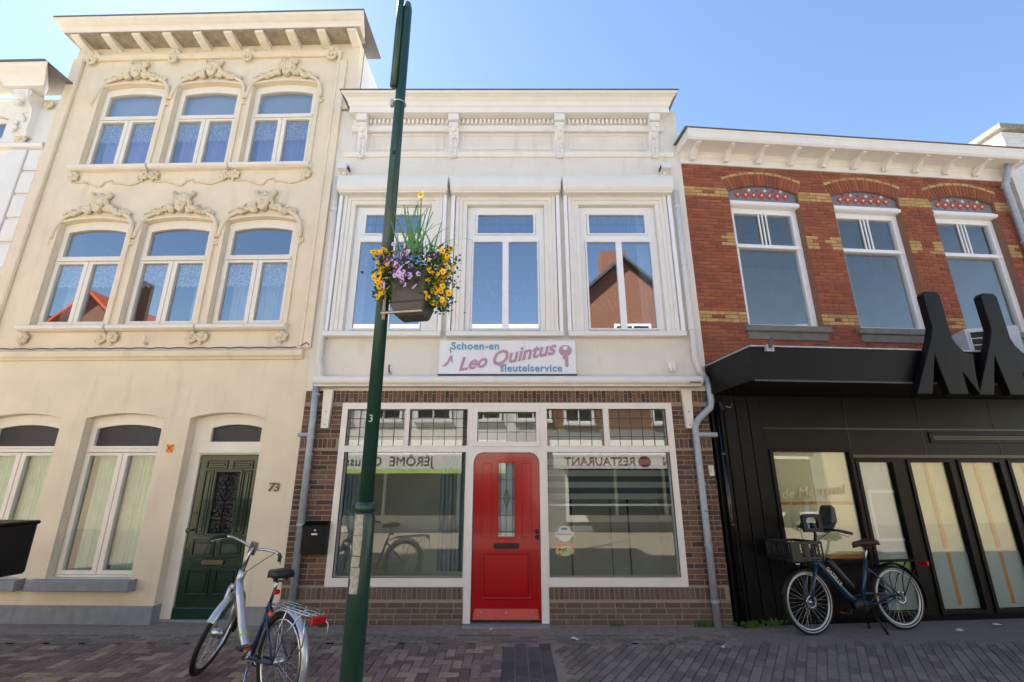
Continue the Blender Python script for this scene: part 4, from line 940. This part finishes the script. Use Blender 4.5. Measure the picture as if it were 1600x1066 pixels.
o5 = opposite('gabled_house', 'brown brick gabled house mirrored in the upper window beside the red brick house', 1.2, 7.2, 7.0, 'oppbrick', [(1.9, 2.8, 3.6, 5.0), (5.0, 6.0, 3.6, 5.2), (3.9, 5.1, 6.0, 7.1)], 'roof', apex=(4.3, 9.8))
MB().box(1.25, 7.15, .0005, .0018, 0, 3.3).build('rendered_base', M['oppgrey'], o5); MB().box(3.6, 4.6, -1.2, -.5, 8.8, 10.5).build('chimney', M['oppbrick'], o5)
o6 = opposite('opposite_house', 'grey rendered shop across the street with a pale support shop fascia', 7.25, 13.4, 6.6, 'oppgrey', [(8 + i * 1.8, 9.1 + i * 1.8, 3.8, 5.4) for i in range(3)])
opposite('opposite_house', 'cream house across the street at the far right end', 13.5, 24, 7.5, 'oppcream', [(14.5 + i * 2.2, 15.8 + i * 2.2, 3.8, 5.6) for i in range(4)])
MB().box(9.0, 13.0, .002, .06, 2.55, 3.2).build('fascia', M['dkgrey'], o6); lettering('Zonnenberg', .42, M['textwhite'], o6, (11.4, .07, 2.95), (R(90), 0, R(180))); lettering('support', .22, M['textwhite'], o6, (10.8, .07, 2.66), (R(90), 0, R(180)))
MB().plate([(12.85 + .28 * math.cos(2 * math.pi * i / 16), 2.9 + .28 * math.sin(2 * math.pi * i / 16)) for i in range(16)], (), .062, .075).build('round_logo', M['logogreen'], o6)
for o_, a, b in ((w4, -6.8, .6), (o5, 1.8, 6.7), (o6, 8, 12.8)):
    f = MB().plate(rect(a, b, .3, 2.45), [rect(a + .1 + k * (b - a) / 3, a - .0 + (k + 1) * (b - a) / 3, .5, 2.35) for k in range(3)], .002, .07).build('shopfront', M['oppwhite'], o_)
    MB().box(a + .1, b - .05, .003, .02, .5, 2.35).build('pane', M['blackshiny'], f)
def awning(label, x0, x1, m, mv, txt, tm, size, low=None, tx=None):
    t = thing('shop_awning', label, 'awning', (0, OY, 0))
    MB().add([(x0, .05, 2.95), (x1, .05, 2.95), (x1, 1.35, 2.36), (x0, 1.35, 2.36), (x0, .05, 2.90), (x1, .05, 2.90), (x1, 1.35, 2.32), (x0, 1.35, 2.32)], [(0, 1, 2, 3), (7, 6, 5, 4), (0, 3, 7, 4), (1, 5, 6, 2), (3, 2, 6, 7), (0, 4, 5, 1)]).build('canvas', M[m], t)
    MB().box(x0, x1, 1.35, 1.37, 1.98, 2.39).build('valance', M[mv], t)
    if low: MB().box(x0, x1, 1.35, 1.372, 1.84, 1.979).build('lower_valance', M[low], t)
    lettering(txt, size, M[tm], t, ((x0 + x1) / 2 if tx is None else tx, 1.376, 2.19), (R(90), 0, R(180)))
    return t
awning('white awning across the street reading Jerome Chaussures above a lime green strip', -6.8, -.2, 'oppwhite', 'oppwhite', 'JÉRÔME  Chaussures', 'textdark', .40, 'limeawn', -4.2)
aw5 = awning('awning across the street with white valance reading RESTAURANT', 1.3, 6.9, 'oppwhite', 'oppwhite', 'RESTAURANT', 'textred', .36, None, 2.75)
MB().plate([(4.15 + .2 * math.cos(2 * math.pi * i / 16), 2.19 + .17 * math.sin(2 * math.pi * i / 16)) for i in range(16)], (), 1.371, 1.376).build('round_logo', M['textred'], aw5); lettering('N', .36, M['textred'], aw5, (4.85, 1.376, 2.19), (R(90), 0, R(180)))

# ------------------------------------------------------------------ lamp post with planter
LP = thing('lamp_post', 'dark green street lamp post with faded stickers and side arm tube', 'lamp post', (-1.0, -3.2, 0))
MB().tube([(0, 0, -.02), (0, 0, 1.56), (0, 0, 1.64)], [.07, .07, .05], 20).build('base_shaft', M['polegreen'], LP, True)
MB().tube([(0, 0, 1.62), (0, 0, 6.1), (0, 0, 6.18)], [.05, .044, .03], 20).build('upper_shaft', M['polegreen'], LP, True)
MB().tube([(0, 0, 1.60), (0, 0, 1.66)], [.074, .058], 20).build('joint_collar', M['polegreen'], LP, True)
MB().tube([(-.055, -.045, 5.15), (-.055, -.045, 7.3)], .03, 14).build('arm_tube', M['polegreen'], LP, True)
for z, h, w, dx in ((1.50, .12, .05, 0), (1.40, .08, .052, .004), (1.30, .10, .055, 0), (1.205, .085, .05, .003), (1.10, .095, .052, -.004), (.99, .10, .056, 0), (.90, .08, .05, .006), (.83, .06, .05, 0)):
    z = 1.11 + (z - .80) * .62; h = h * .66; st_ = MB(); n = 6; vs = []; fs = []
    for i in range(n + 1):
        a = -math.pi / 2 + (i / n - .5) * w / .07 * 1.2 + dx * 8 - .25
        vs += [(.0715 * math.cos(a), .0715 * math.sin(a), z - h / 2), (.0715 * math.cos(a), .0715 * math.sin(a), z + h / 2)]
    for i in range(n): fs.append((2 * i, 2 * i + 2, 2 * i + 3, 2 * i + 1))
    st_.add(vs, fs).build('sticker', M['sticker'], LP)
lettering('3', .075, M['whitewall'], LP, (.0, -.0495, 2.22), depth=.001)
for z in (3.42, 5.0): MB().torus((0, 0, 0), .053, .006, n=20, m=6).xf(Matrix.Translation((0, 0, z)) @ Matrix.Rotation(R(90), 4, 'X')).build('hose_clamp', M['galv'], LP); MB().box(-.075, -.05, -.03, 0, z - .04, z + .03).build('clamp_block', M['galv'], LP)
MB().ball((.0, -.05, 4.45), .016, n=8).build('bolt', M['plastic'], LP)
PL = thing('flower_planter', 'charcoal planter of yellow and purple pansies with daffodil hung on the lamp post', 'planter', (-.755, -3.24, 2.97), R(-10))
def frustum(z0, z1, a, b, c_, d): return MB().add([(-a, -b, z0), (a, -b, z0), (a, b, z0), (-a, b, z0), (-c_, -d, z1), (c_, -d, z1), (c_, d, z1), (-c_, d, z1)], [(0, 3, 2, 1), (4, 5, 6, 7), (0, 1, 5, 4), (1, 2, 6, 5), (2, 3, 7, 6), (3, 0, 4, 7)])
frustum(.10, .37, .132, .11, .148, .125).build('planter_box', M['planter'], PL, bevel=.01)
frustum(.0, .10, .105, .085, .136, .114).build('planter_base', M['planter'], PL, bevel=.01)
MB().tube([(-.19, -.13, .29), (-.12, -.135, .29)], .008, 6).tube([(-.185, -.1, -.03), (-.185, -.1, .34)], .012, 6).tube([(-.2, -.11, .02), (.12, -.11, .02)], .012, 6).build('bracket', M['steel'], PL)
fol = MB()
for i in range(2600):
    side = rnd.random()
    if side < .3: p = Vector((-.20 + rnd.gauss(0, .045), rnd.uniform(-.15, .12), rnd.uniform(.12, .52)))
    elif side < .64: p = Vector((.215 + rnd.gauss(0, .05), rnd.uniform(-.15, .12), rnd.uniform(.05, .53)))
    else: p = Vector((rnd.uniform(-.2, .2), rnd.uniform(-.19, .1), rnd.triangular(.14, .56, .40)))
    d = Vector((rnd.uniform(-1, 1), rnd.uniform(-1, .3), rnd.uniform(-.6, .8))).normalized() * rnd.uniform(.018, .04)
    s_ = d.orthogonal().normalized() * .011
    fol.add([p, p + d * .5 + s_, p + d, p + d * .5 - s_], [(0, 1, 2, 3)])
f_ = fol.build('foliage', M['leaf'], PL); f_['kind'] = 'stuff'
def pansy(m1, m2):
    b = MB()
    for k, (dx, dz, q) in enumerate(((-.009, .011, .0115), (.009, .011, .0115), (-.012, -.001, .0095), (.012, -.001, .0095), (0, -.011, .0125))):
        b.plate([(dx + q * math.cos(2 * math.pi * i / 7), dz + q * math.sin(2 * math.pi * i / 7)) for i in range(7)], (), -.003 - k * .0012, .0)
    return b.mesh('flower', M[m1]), MB().plate([(.006 * math.cos(i), -.003 + .007 * math.sin(i)) for i in range(6)], (), -.0105, -.009).mesh('flower_eye', M[m2])
fy, fp, fl = pansy('yellow', 'trunk'), pansy('purple', 'yellow'), pansy('lilac', 'purple')
def flower(me, x, y, z, s=1):
    o = link('flower', me[0], PL, (x, y, z), (rnd.uniform(-.7, .5), rnd.uniform(-.6, .6), rnd.uniform(-.9, .9)), (s, s, s)); link('flower_eye', me[1], o)
for i in range(50): flower(fy, -.215 + rnd.gauss(0, .035), -.13 + rnd.uniform(-.06, .10), rnd.uniform(.14, .52), rnd.uniform(.65, 1.15))
for i in range(62): flower(fy, .23 + rnd.gauss(0, .045), -.12 + rnd.uniform(-.06, .12), rnd.uniform(.06, .54), rnd.uniform(.65, 1.2))
for i in range(52):
    x, z = rnd.gauss(-.02, .085), rnd.triangular(.10, .54, .34); flower(fp if rnd.random() < .45 else fl, x, -.19 - rnd.uniform(0, .03), z, rnd.uniform(.7, 1.1))
for i in range(34):
    x = rnd.gauss(.02, .07); a = rnd.uniform(-.45, .6); l = rnd.uniform(.2, .5); b = MB(); vs = []; bend = rnd.choice([0, 0, .1, .2]) * (1 if a > 0 else -1)
    for k in range(7):
        t = k / 6; w = .0085 * (1 - t * .6); c = Vector((x + math.sin(a) * l * t + bend * t * t, -.05 + rnd.uniform(-.002, .002), .5 + math.cos(a) * l * t - abs(bend) * t ** 3 * .8))
        vs += [c - Vector((w, 0, 0)), c + Vector((w, 0, 0))]
    b.add(vs, [(2 * k, 2 * k + 1, 2 * k + 3, 2 * k + 2) for k in range(6)]).build('leaf_blade', M['blade'], PL)
MB().tube([(.03, -.06, .5), (.04, -.06, .85), (.045, -.08, 1.0)], .005, 5).build('daffodil_stem', M['blade'], PL)
df = MB()
for k in range(6):
    a = R(60 * k); df.plate([(math.cos(a) * .01 + .018 * math.cos(2 * math.pi * i / 6), math.sin(a) * .025 + .018 * math.sin(2 * math.pi * i / 6)) for i in range(6)], (), -.004 - k * .001, 0)
o = df.build('daffodil', M['pale'], PL, loc=(.045, -.09, 1.01)); MB().tube([(0, -.005, 0), (0, -.03, 0)], [.012, .016], 10).build('trumpet', M['yellow'], o)

# ------------------------------------------------------------------ bicycles
def bicycle(name, label, rear, heading, style, steer=0, lean=0):
    t = thing(name, label, 'bicycle', (rear[0], rear[1], 0), heading, None)
    t.rotation_euler = (lean, 0, heading)
    A = style == 'silver'; B = style == 'blue'; RR_ = .345; WB_ = 1.12 if not B else 1.22
    SX = Matrix.Scale(WB_ / 1.12, 4, (1, 0, 0)) if B else Matrix()
    HA = Vector((.985, 0, .745)); ax = Vector((-.375, 0, .927)).normalized()
    MS = Matrix.Translation(HA) @ Matrix.Rotation(steer, 4, ax) @ Matrix.Translation(-HA)
    fm = {'silver': 'silver', 'blue': 'blue', 'black': 'black'}[style]
    WHL = ('wheel', 'rim', 'reflective_band', 'spokes', 'hub', 'brake_rotor', 'mudguard')
    def P(mb, nm, m, par=t, front=False, smooth=True, bevel=0):
        if B and nm not in WHL: mb.xf(SX)
        if front: mb.xf(MS)
        return mb.build(nm, M[m], par, smooth, bevel)
    for cx, fr in ((0, False), (WB_, True)):
        w = P(MB().torus((cx, 0, RR_), RR_ - .021, .021, n=48, m=10), 'wheel', 'rubber', t, fr)
        P(MB().torus((cx, 0, RR_), RR_ - .055, .012, n=48, m=8, rz=1.0), 'rim', 'chrome' if not B else 'silver', w, fr)
        if B: P(MB().torus((cx, -.014, RR_), RR_ - .032, .007, n=48, m=6).torus((cx, .014, RR_), RR_ - .032, .007, n=48, m=6), 'reflective_band', 'whitewall', w, fr)
        sp = MB()
        for k in range(32):
            a = 2 * math.pi * k / 32; b = a + (.35 if k % 2 else -.35); s = .03 if (k // 2) % 2 else -.03
            sp.tube([(cx + .03 * math.cos(b), s, RR_ + .03 * math.sin(b)), (cx + (RR_ - .055) * math.cos(a), 0, RR_ + (RR_ - .055) * math.sin(a))], .0016, 4, False)
        P(sp, 'spokes', 'chrome', w, fr)
        rr = .045 if (A and fr) else .03
        P(MB().tube([(cx, -.06, RR_), (cx, -.035, RR_), (cx, .035, RR_), (cx, .06, RR_)], [.012, rr, rr, .012], 14), 'hub', 'chrome', w, fr)
        if B: P(MB().torus((cx, .045, RR_), .06, .014, n=28, m=6, rz=.12), 'brake_rotor', 'chrome', w, fr)
        # mudguard: open channel strip over the tyre
        a0, a1 = (R(28), R(205)) if not fr else (R(-12), R(150))
        if not A: a0, a1 = (R(30), R(200)) if not fr else (R(70), R(165))
        if fr and A: a0, a1 = R(20), R(178)
        mg = MB(); n = 28; vs = []; fs = []
        for i in range(n + 1):
            a = a0 + (a1 - a0) * i / n if fr else R(180) - (R(205) - (a0 + (a1 - a0) * i / n)) + R(0)
            a = (a0 + (a1 - a0) * i / n)
            if fr: a = math.pi - a if not A else math.pi - a
            for (dy, dr) in ((-.033, .012), (-.02, .03), (0, .035), (.02, .03), (.033, .012)):
                vs.append((cx + (RR_ + dr) * math.cos(a), dy, RR_ + (RR_ + dr) * math.sin(a)))
        for i in range(n):
            for k in range(4): fs.append((i * 5 + k, i * 5 + k + 1, (i + 1) * 5 + k + 1, (i + 1) * 5 + k))
        mg.add(vs, fs); P(mg, 'mudguard', 'silver' if A else 'black', t, fr)
        if A:
            fl_ = MB(); a = math.pi - a1 if fr else a1
            fl_.box(-.03, .03, -.034, .034, -.05, .05); ang = a
            fl_.xf(Matrix.Translation((cx + (RR_ + .022) * math.cos(ang), 0, RR_ + (RR_ + .022) * math.sin(ang))) @ Matrix.Rotation(-ang, 4, 'Y') @ Matrix.Scale(.35, 4, (1, 0, 0)))
            P(fl_, 'mud_flap', 'rubber', t, fr, False)
    # fork and steering
    for s in (-1, 1): P(MB().tube([(1.12, s * .055, RR_), (1.12 - .045, s * .055, RR_ + .16), (.985, s * .05, .74)], [.012, .016, .019], 8), 'fork_blade', fm if not A else 'silver', t, True)
    P(MB().tube([(.985, -.055, .745), (.985, .055, .745)], .022, 8), 'fork_crown', fm, t, True)
    P(MB().tube([(.985, 0, .73), (.925, 0, .90)], .03, 12), 'head_tube', fm)
    P(MB().tube([(.925, 0, .89), (.885, 0, 1.0), (.87, 0, 1.07), (.90, 0, 1.10)], [.018, .018, .016, .018], 10), 'stem', 'chrome' if A else 'black', t, True)
    bar = [(.74, .32, 1.10), (.84, .27, 1.13), (.91, .14, 1.13), (.91, 0, 1.10), (.91, -.14, 1.13), (.84, -.27, 1.13), (.74, -.32, 1.10)]
    P(MB().tube([(.84, .27, 1.13), (.88, .22, 1.135), (.91, .13, 1.125), (.91, 0, 1.10), (.91, -.13, 1.125), (.88, -.22, 1.135), (.84, -.27, 1.13)], .0125, 8), 'handlebar', 'chrome' if A else 'black', t, True)
    for s in (-1, 1):
        P(MB().tube([(.84, s * .27, 1.13), (.78, s * .305, 1.115), (.70, s * .33, 1.095)], [.015, .018, .016], 10), 'grip', 'plastic' if A else 'brown', t, True)
        P(MB().tube([(.87, s * .24, 1.125), (.83, s * .31, 1.09), (.76, s * .34, 1.06)], .006, 5), 'brake_lever', 'chrome', t, True)
        P(MB().tube([(.86, s * .22, 1.12), (.95, s * .12, 1.02), (.955, s * .03, .9), (.97, s * .03, .8)], .004, 5), 'brake_cable', 'plastic', t, True)
    # frame
    bb = Vector((.46, 0, .29))
    if A:
        P(MB().tube([(.955, 0, .83), (.87, 0, .68), (.72, 0, .46), (.60, 0, .34), (.46, 0, .29)], [.03, .036, .036, .033, .03], 12), 'down_tube', 'silver')
        P(MB().tube([(.945, .0, .86), (.85, .0, .70), (.70, 0, .49)], [.012, .012, .01], 8), 'frame_stripe', 'lime') if False else None
        P(MB().tube([(.46, 0, .29), (.385, 0, .50), (.31, 0, .72)], .018, 10), 'seat_tube', 'navy')
        P(MB().tube([(.60, 0, .345), (.50, 0, .33), (.40, 0, .46)], [.02, .022, .016], 8), 'frame_brace', 'navy')
        P(MB().torus((.665, 0, .405), .034, .008, n=16, m=5).xf(Matrix.Translation((.665, 0, .405)) @ Matrix.Rotation(R(57), 4, 'Y') @ Matrix.Rotation(R(90), 4, 'X') @ Matrix.Translation((-.665, 0, -.405))), 'frame_band', 'lime')
        P(MB().box(.90, .925, -.028, .028, 1.06, 1.16).xf(Matrix.Translation((.91, 0, 1.1)) @ Matrix.Rotation(R(-25), 4, 'Y') @ Matrix.Translation((-.91, 0, -1.1))), 'display', 'plastic', t, True, False)
        P(MB().box(.885, .90, -.034, .034, 1.05, 1.17).xf(Matrix.Translation((.91, 0, 1.1)) @ Matrix.Rotation(R(-25), 4, 'Y') @ Matrix.Translation((-.91, 0, -1.1))), 'display_case', 'chrome', t, True, False)
    else:
        P(MB().tube([(.955, 0, .82), (.80, 0, .60), (.62, 0, .38), (.50, 0, .30)], [.034, .036, .034, .03], 12), 'down_tube', fm)
        P(MB().tube([(.46, 0, .30), (.385, 0, .52), (.30, 0, .76)], .02, 10), 'seat_tube', fm)
        P(MB().tube([(.42, 0, .40), (.20, .0, .39), (.02, .05, .37)], .016, 8), 'upper_stay', fm)
        MBm = MB().tube([(.50, -.05, .28), (.50, .05, .28)], .075, 16); P(MBm, 'motor', 'plastic')
        if B:
            bt = MB().tube([(.85, 0, .73), (.83, 0, .715), (.62, 0, .43), (.60, 0, .41)], [.03, .045, .045, .03], 10); bt.xf(Matrix.Translation((-.055, 0, .045))); P(bt, 'battery', 'plastic')
            lettering('GAZELLE', .06, M['textwhite'], t, (.84, .039, .60), (R(90), R(52), R(180)), depth=.001)
    P(MB().tube([(.31, 0, .71), (.27, 0, .84), (.255, 0, .89)], .0135, 8), 'seat_post', 'chrome')
    for s in (-1, 1):
        P(MB().tube([(.46, s * .03, .285), (.2, s * .05, .31), (0, s * .062, RR_)], .012, 7), 'chain_stay', 'navy' if A else fm)
        P(MB().tube([(.325, s * .02, .68), (.16, s * .05, .51), (0, s * .062, RR_)], .0095, 7), 'seat_stay', 'navy' if A else fm)
    sd = MB(); vs = []; fs = []; prof = [(-.11, .085, .022), (-.07, .105, .03), (-.02, .095, .03), (.04, .05, .018), (.10, .026, .008), (.155, .02, 0), (.17, .008, -.01)]
    for (x, w, z) in prof:
        for k in range(9):
            a = math.pi * k / 8; vs.append((.25 + x, w * math.cos(a), .935 + z + .032 * math.sin(a) - (.03 if k in (0, 8) else 0)))
    for i in range(len(prof) - 1):
        for k in range(8): fs.append((i * 9 + k, i * 9 + k + 1, (i + 1) * 9 + k + 1, (i + 1) * 9 + k))
    fs += [tuple(range(9)), tuple((len(prof) - 1) * 9 + k for k in range(9))]
    fs += [tuple(i * 9 for i in range(len(prof))) + tuple(i * 9 + 8 for i in reversed(range(len(prof))))]
    so = P(sd.add(vs, fs), 'saddle', 'plastic' if not B else 'brown')
    P(MB().tube([(.20, .05, .90), (.20, .055, .93)], .016, 8).tube([(.20, -.05, .90), (.20, -.055, .93)], .016, 8).tube([(.36, 0, .925), (.25, 0, .895), (.17, 0, .90)], .008, 6), 'saddle_spring', 'plastic', so)
    # rack, light, stand, drive
    rk = MB(); zr = .735
    for y in (-.075, -.03, .03, .075): rk.tube([(.17, y * .5, zr), (.12, y, zr + .005), (-.40, y, zr + .005), (-.43, y * .6, zr)], .0055, 6)
    for x in (.10, -.08, -.26, -.39): rk.tube([(x, -.078, zr + .004), (x, .078, zr + .004)], .0055, 6)
    rk.tube([(.30, 0, .70), (.17, 0, zr)], .008, 6)
    rko = P(rk, 'rack', 'chrome' if A else 'black')
    for s in (-1, 1): P(MB().tube([(-.02, s * .068, RR_ + .01), (-.03, s * .085, .55), (-.12, s * .082, zr)], .006, 6).tube([(-.02, s * .068, RR_ + .02), (-.14, s * .085, .56), (-.33, s * .08, zr)], .006, 6), 'rack_stay', 'chrome' if A else 'black', rko)
    P(MB().box(-.46, -.43, -.065, .065, .675, .735), 'rear_light', 'redlens', t, False, False, .01)
    if A:
        P(MB().box(.22, .26, -.025, .025, .79, .825), 'saddle_light', 'redlens', t, False, False, .006)
        P(MB().box(.10, .16, .06, .085, .66, .68), 'reflector', 'orange', t, False, False)
        for s in (-1, 1): P(MB().tube([(-.38, s * .07, .73), (-.43, s * .10, .66), (-.44, s * .10, .55), (-.36, s * .09, .48)], .006, 6), 'bag_guard', 'chrome', rko)
    P(MB().tube([(.46, -.075, .29), (.46, .075, .29)], .02, 10), 'bottom_bracket', 'chrome' if A else 'plastic')
    P(MB().torus((.46, -.058, .29), .085, .008, n=28, m=6, rz=.5), 'chainring', 'plastic' if not A else 'chrome')
    for s, dx, dz in ((-1, .12, -.11), (1, -.12, .11)):
        cr = P(MB().tube([(.46, s * .07, .29), (.46 + dx, s * .085, .29 + dz)], [.013, .011], 8), 'crank', 'chrome' if A else 'plastic')
        pd = P(MB().box(.46 + dx - .045, .46 + dx + .045, s * .09 if s > 0 else -.19, .19 if s > 0 else -.09, .29 + dz - .012, .29 + dz + .012), 'pedal', 'plastic', cr, False, False, .004)
        P(MB().box(.46 + dx - .047, .46 + dx + .047, s * .11 if s > 0 else -.17, .17 if s > 0 else -.11, .29 + dz - .006, .29 + dz + .006), 'pedal_reflector', 'orange', cr, False, False)
    P(MB().tube([(.46, -.058, .375), (.0, -.058, RR_ + .03)], .006, 5).tube([(.46, -.058, .205), (.0, -.058, RR_ - .03)], .006, 5), 'chain', 'lead')
    if B: P(MB().tube([(.42, 0, .26), (.37, .09, .10), (.35, .12, .0)], .012, 7).tube([(.42, 0, .26), (.37, -.09, .10), (.35, -.12, .0)], .012, 7), 'kickstand', 'black')
    else: P(MB().tube([(.40, .05, .27), (.26, .13, .02)], .010, 7), 'kickstand', 'chrome')
    if B:
        cr = MB(); x0, x1, w, z0, z1 = .98, 1.36, .21, .79, 1.0
        cr.box(x0, x1, -w, w, z0, z0 + .012)
        for z in (z0 + .02, z1 - .03):
            for y in (-w, w - .012): cr.box(x0, x1, y, y + .012, z, z + .03)
            for x in (x0, x1 - .012): cr.box(x, x + .012, -w, w, z, z + .03)
        for k in range(8):
            x = x0 + (x1 - x0) * k / 7
            for y in (-w, w - .012): cr.box(x - .006, x + .006, y + .001, y + .011, z0, z1)
        for k in range(9):
            y = -w + 2 * w * k / 8
            for x in (x0, x1 - .012): cr.box(x + .001, x + .011, y - .007, y + .007, z0, z1)
        for z in (z0 + .07, z0 + .11, z0 + .15):
            for y in (-w, w - .012): cr.box(x0, x1, y + .002, y + .010, z, z + .008)
        for y in (-w - .001, w - .011): cr.box(1.14, 1.19, y, y + .012, z0, z1); cr.box(x1 - .10, x1, y, y + .012, z0, z1)
        P(cr, 'front_crate', 'plastic', t, False, False)
        P(MB().tube([(1.0, 0, .78), (1.05, 0, .70), (.985, 0, .70)], .012, 6), 'crate_carrier', 'black')
        P(MB().ball((1.16, 0, .74), .03), 'headlight', 'chrome')
        cs_ = MB(); vs = []; fs = []
        for i, (x, z, w) in enumerate(((.70, 1.12, .06), (.71, 1.10, .12), (.80, 1.08, .14), (.93, 1.10, .12), (.97, 1.18, .11), (.94, 1.20, .09), (.82, 1.16, .10), (.72, 1.20, .11), (.66, 1.38, .10), (.64, 1.40, .07), (.60, 1.36, .08), (.63, 1.20, .11))):
            vs += [(x, -w, z), (x, w, z)]
        n = len(vs) // 2
        for i in range(n): fs.append((2 * i, 2 * i + 1, (2 * i + 3) % (2 * n), (2 * i + 2) % (2 * n)))
        fs += [tuple(range(0, 2 * n, 2)), tuple(range(1, 2 * n, 2))]
        P(cs_.add(vs, fs), 'child_seat', 'plastic', t, False, False, .012)
        ws = MB(); vs = []; fs = []
        for i in range(9):
            a = (i / 8 - .5) * 2.2
            for z, r_, xx in ((1.12, .16, 1.0), (1.35, .17, .98), (1.50, .13, .93), (1.56, .06, .90)): vs.append((xx + .06 * math.cos(a), r_ * math.sin(a) * 1.1, z))
        for i in range(8):
            for k in range(3): fs.append((i * 4 + k, i * 4 + 4 + k, i * 4 + 5 + k, i * 4 + 1 + k))
        P(ws.add(vs, fs), 'windscreen', 'clear')
        P(MB().plate(rrect(-.1, .1, -.1, .1, .04), [rrect(-.06, .06, -.06, .06, .03)], 0, .05).xf(Matrix.Translation((1.03, .17, 1.20)) @ Matrix.Rotation(R(-12), 4, 'Z') @ Matrix.Rotation(R(0), 4, 'X')), 'screen_mount', 'plastic', t, False, False, .01)
    return t
bk = bicycle('city_bicycle', 'silver and navy city bicycle parked before the green door, red rear light towards us', (-1.93, -2.16), math.atan2(.60, -.80), 'silver', R(-48), R(3)); bk.scale = (1.03,) * 3
eb = bicycle('electric_bicycle', 'dark blue electric bicycle with black front crate and child seat by the black shopfront', (4.84, -.15), R(180 + 9), 'blue', R(6), R(3)); eb.scale = (1.04,) * 3
db = bicycle('delivery_bicycle', 'black bicycle with a black delivery bag cropped by the edge of the picture', (-5.16, -1.93), R(174), 'black', 0, R(2))
bag = thing('delivery_bag', 'shiny black rectangular delivery bag at the picture edge in front of the cream wall', 'bag', (-5.14, -1.9, .93), R(-6))
b = MB(); n = 8; rg = random.Random(3)
b.box(-.45, .47, -.25, .25, 0, .46)
bo = b.build('bag_body', mat('creased_black_tarpaulin', '121315', .25, .1, 5, 1.0, 5), bag, False, .02)
for y_ in (-.07, .07): MB().tube([(-.12, y_, -.185), (-.12, y_, .0), (.12, y_, .0), (.12, y_, -.185)], .012, 6).build('carrier_leg', M['plastic'], bag)
MB().box(-.46, .48, -.26, .26, .44, .475).build('lid', M['black'], bag, bevel=.012)
MB().tube([(.08, -.24, .0), (.08, -.25, -.08), (.24, -.25, -.08), (.26, -.24, 0)], .012, 6).build('strap_loop', M['plastic'], bag)

# ------------------------------------------------------------------ weeds and litter
def weed(label, x, y, n, h, s):
    g = MB(); rg = random.Random(int(x * 97))
    for i in range(n):
        bx, by = x + rg.gauss(0, s), y + rg.uniform(-.03, .02); l = h * rg.uniform(.4, 1); a = rg.uniform(-.7, .7)
        g.add([(bx - .006, by, 0), (bx + .006, by, 0), (bx + math.sin(a) * l, by - rg.uniform(0, .05), math.cos(a) * l)], [(0, 1, 2)])
        g.add([(bx + math.sin(a) * l * .5, by, math.cos(a) * l * .5), (bx + math.sin(a) * l * .5 + .03, by - .02, math.cos(a) * l * .5 + .01), (bx + math.sin(a) * l * .6, by - .01, math.cos(a) * l * .6 + .02)], [(0, 1, 2)])
    tag(g.build('weed_tuft', M['grass']), label, 'weeds')
weed('green weeds at the corner of brick and black cladding', 2.95, -.07, 45, .13, .08)
weed('green weed tuft under the black cladding boards', 3.27, -.06, 28, .15, .05)
weed('thin weed by the foot of the right zinc downpipe', 2.42, -.04, 26, .12, .06)
weed('tiny weed on the plinth beside the silver bicycle', -2.38, -.04, 24, .07, .05)
weed('tiny weed under the right shop window', 1.3, -.03, 14, .05, .05)
def scrap(label, x, y, s, m='litter'):
    rg = random.Random(int(x * 31)); vs = [(rg.uniform(-.2, .2) * s + math.cos(a) * s, rg.uniform(-.1, .1) * s + math.sin(a) * s * .6, .008 + rg.uniform(0, .025)) for a in [k * 1.047 for k in range(6)]]
    o = MB().add(vs + [(0, 0, .035)], [(k, (k + 1) % 6, 6) for k in range(6)]).build('paper_scrap', M[m], None, loc=(x, y, .004)); tag(o, label, 'litter')
scrap('white folded paper scrap on the pavers right of the red door', .72, -.52, .045)
scrap('bluish crumpled wrapper on the asphalt behind the electric bicycle', 5.42, -.23, .05)
scrap('pale crumpled paper near the right edge on the asphalt', 6.1, -.02, .06)
scrap('pale scrap on the doorstep mortar before the red door', -.25, -.2, .03)
scrap('small pale scrap on the grey pavers left of the electric bicycle', 2.3, -.8, .025)
scrap('small scrap by the sill of the green door', -3.75, -.05, .02)
rgd = random.Random(11)
for i in range(14):
    x, y = rgd.uniform(-5.5, 5.5), rgd.uniform(-1.6, -.1)
    o = MB().add([(-.012, 0, 0), (.01, -.006, .004), (.014, .006, .002), (-.004, .009, .006)], [(0, 1, 2, 3)]).build('dry_leaf', M['pampas' if i % 3 else 'trunk'], None, loc=(x, y, .008)); o.rotation_euler[2] = rgd.uniform(0, 6)
    tag(o, 'tiny brown leaf fragment lying on the pavement', 'leaf', 'leaf fragments on the pavement')
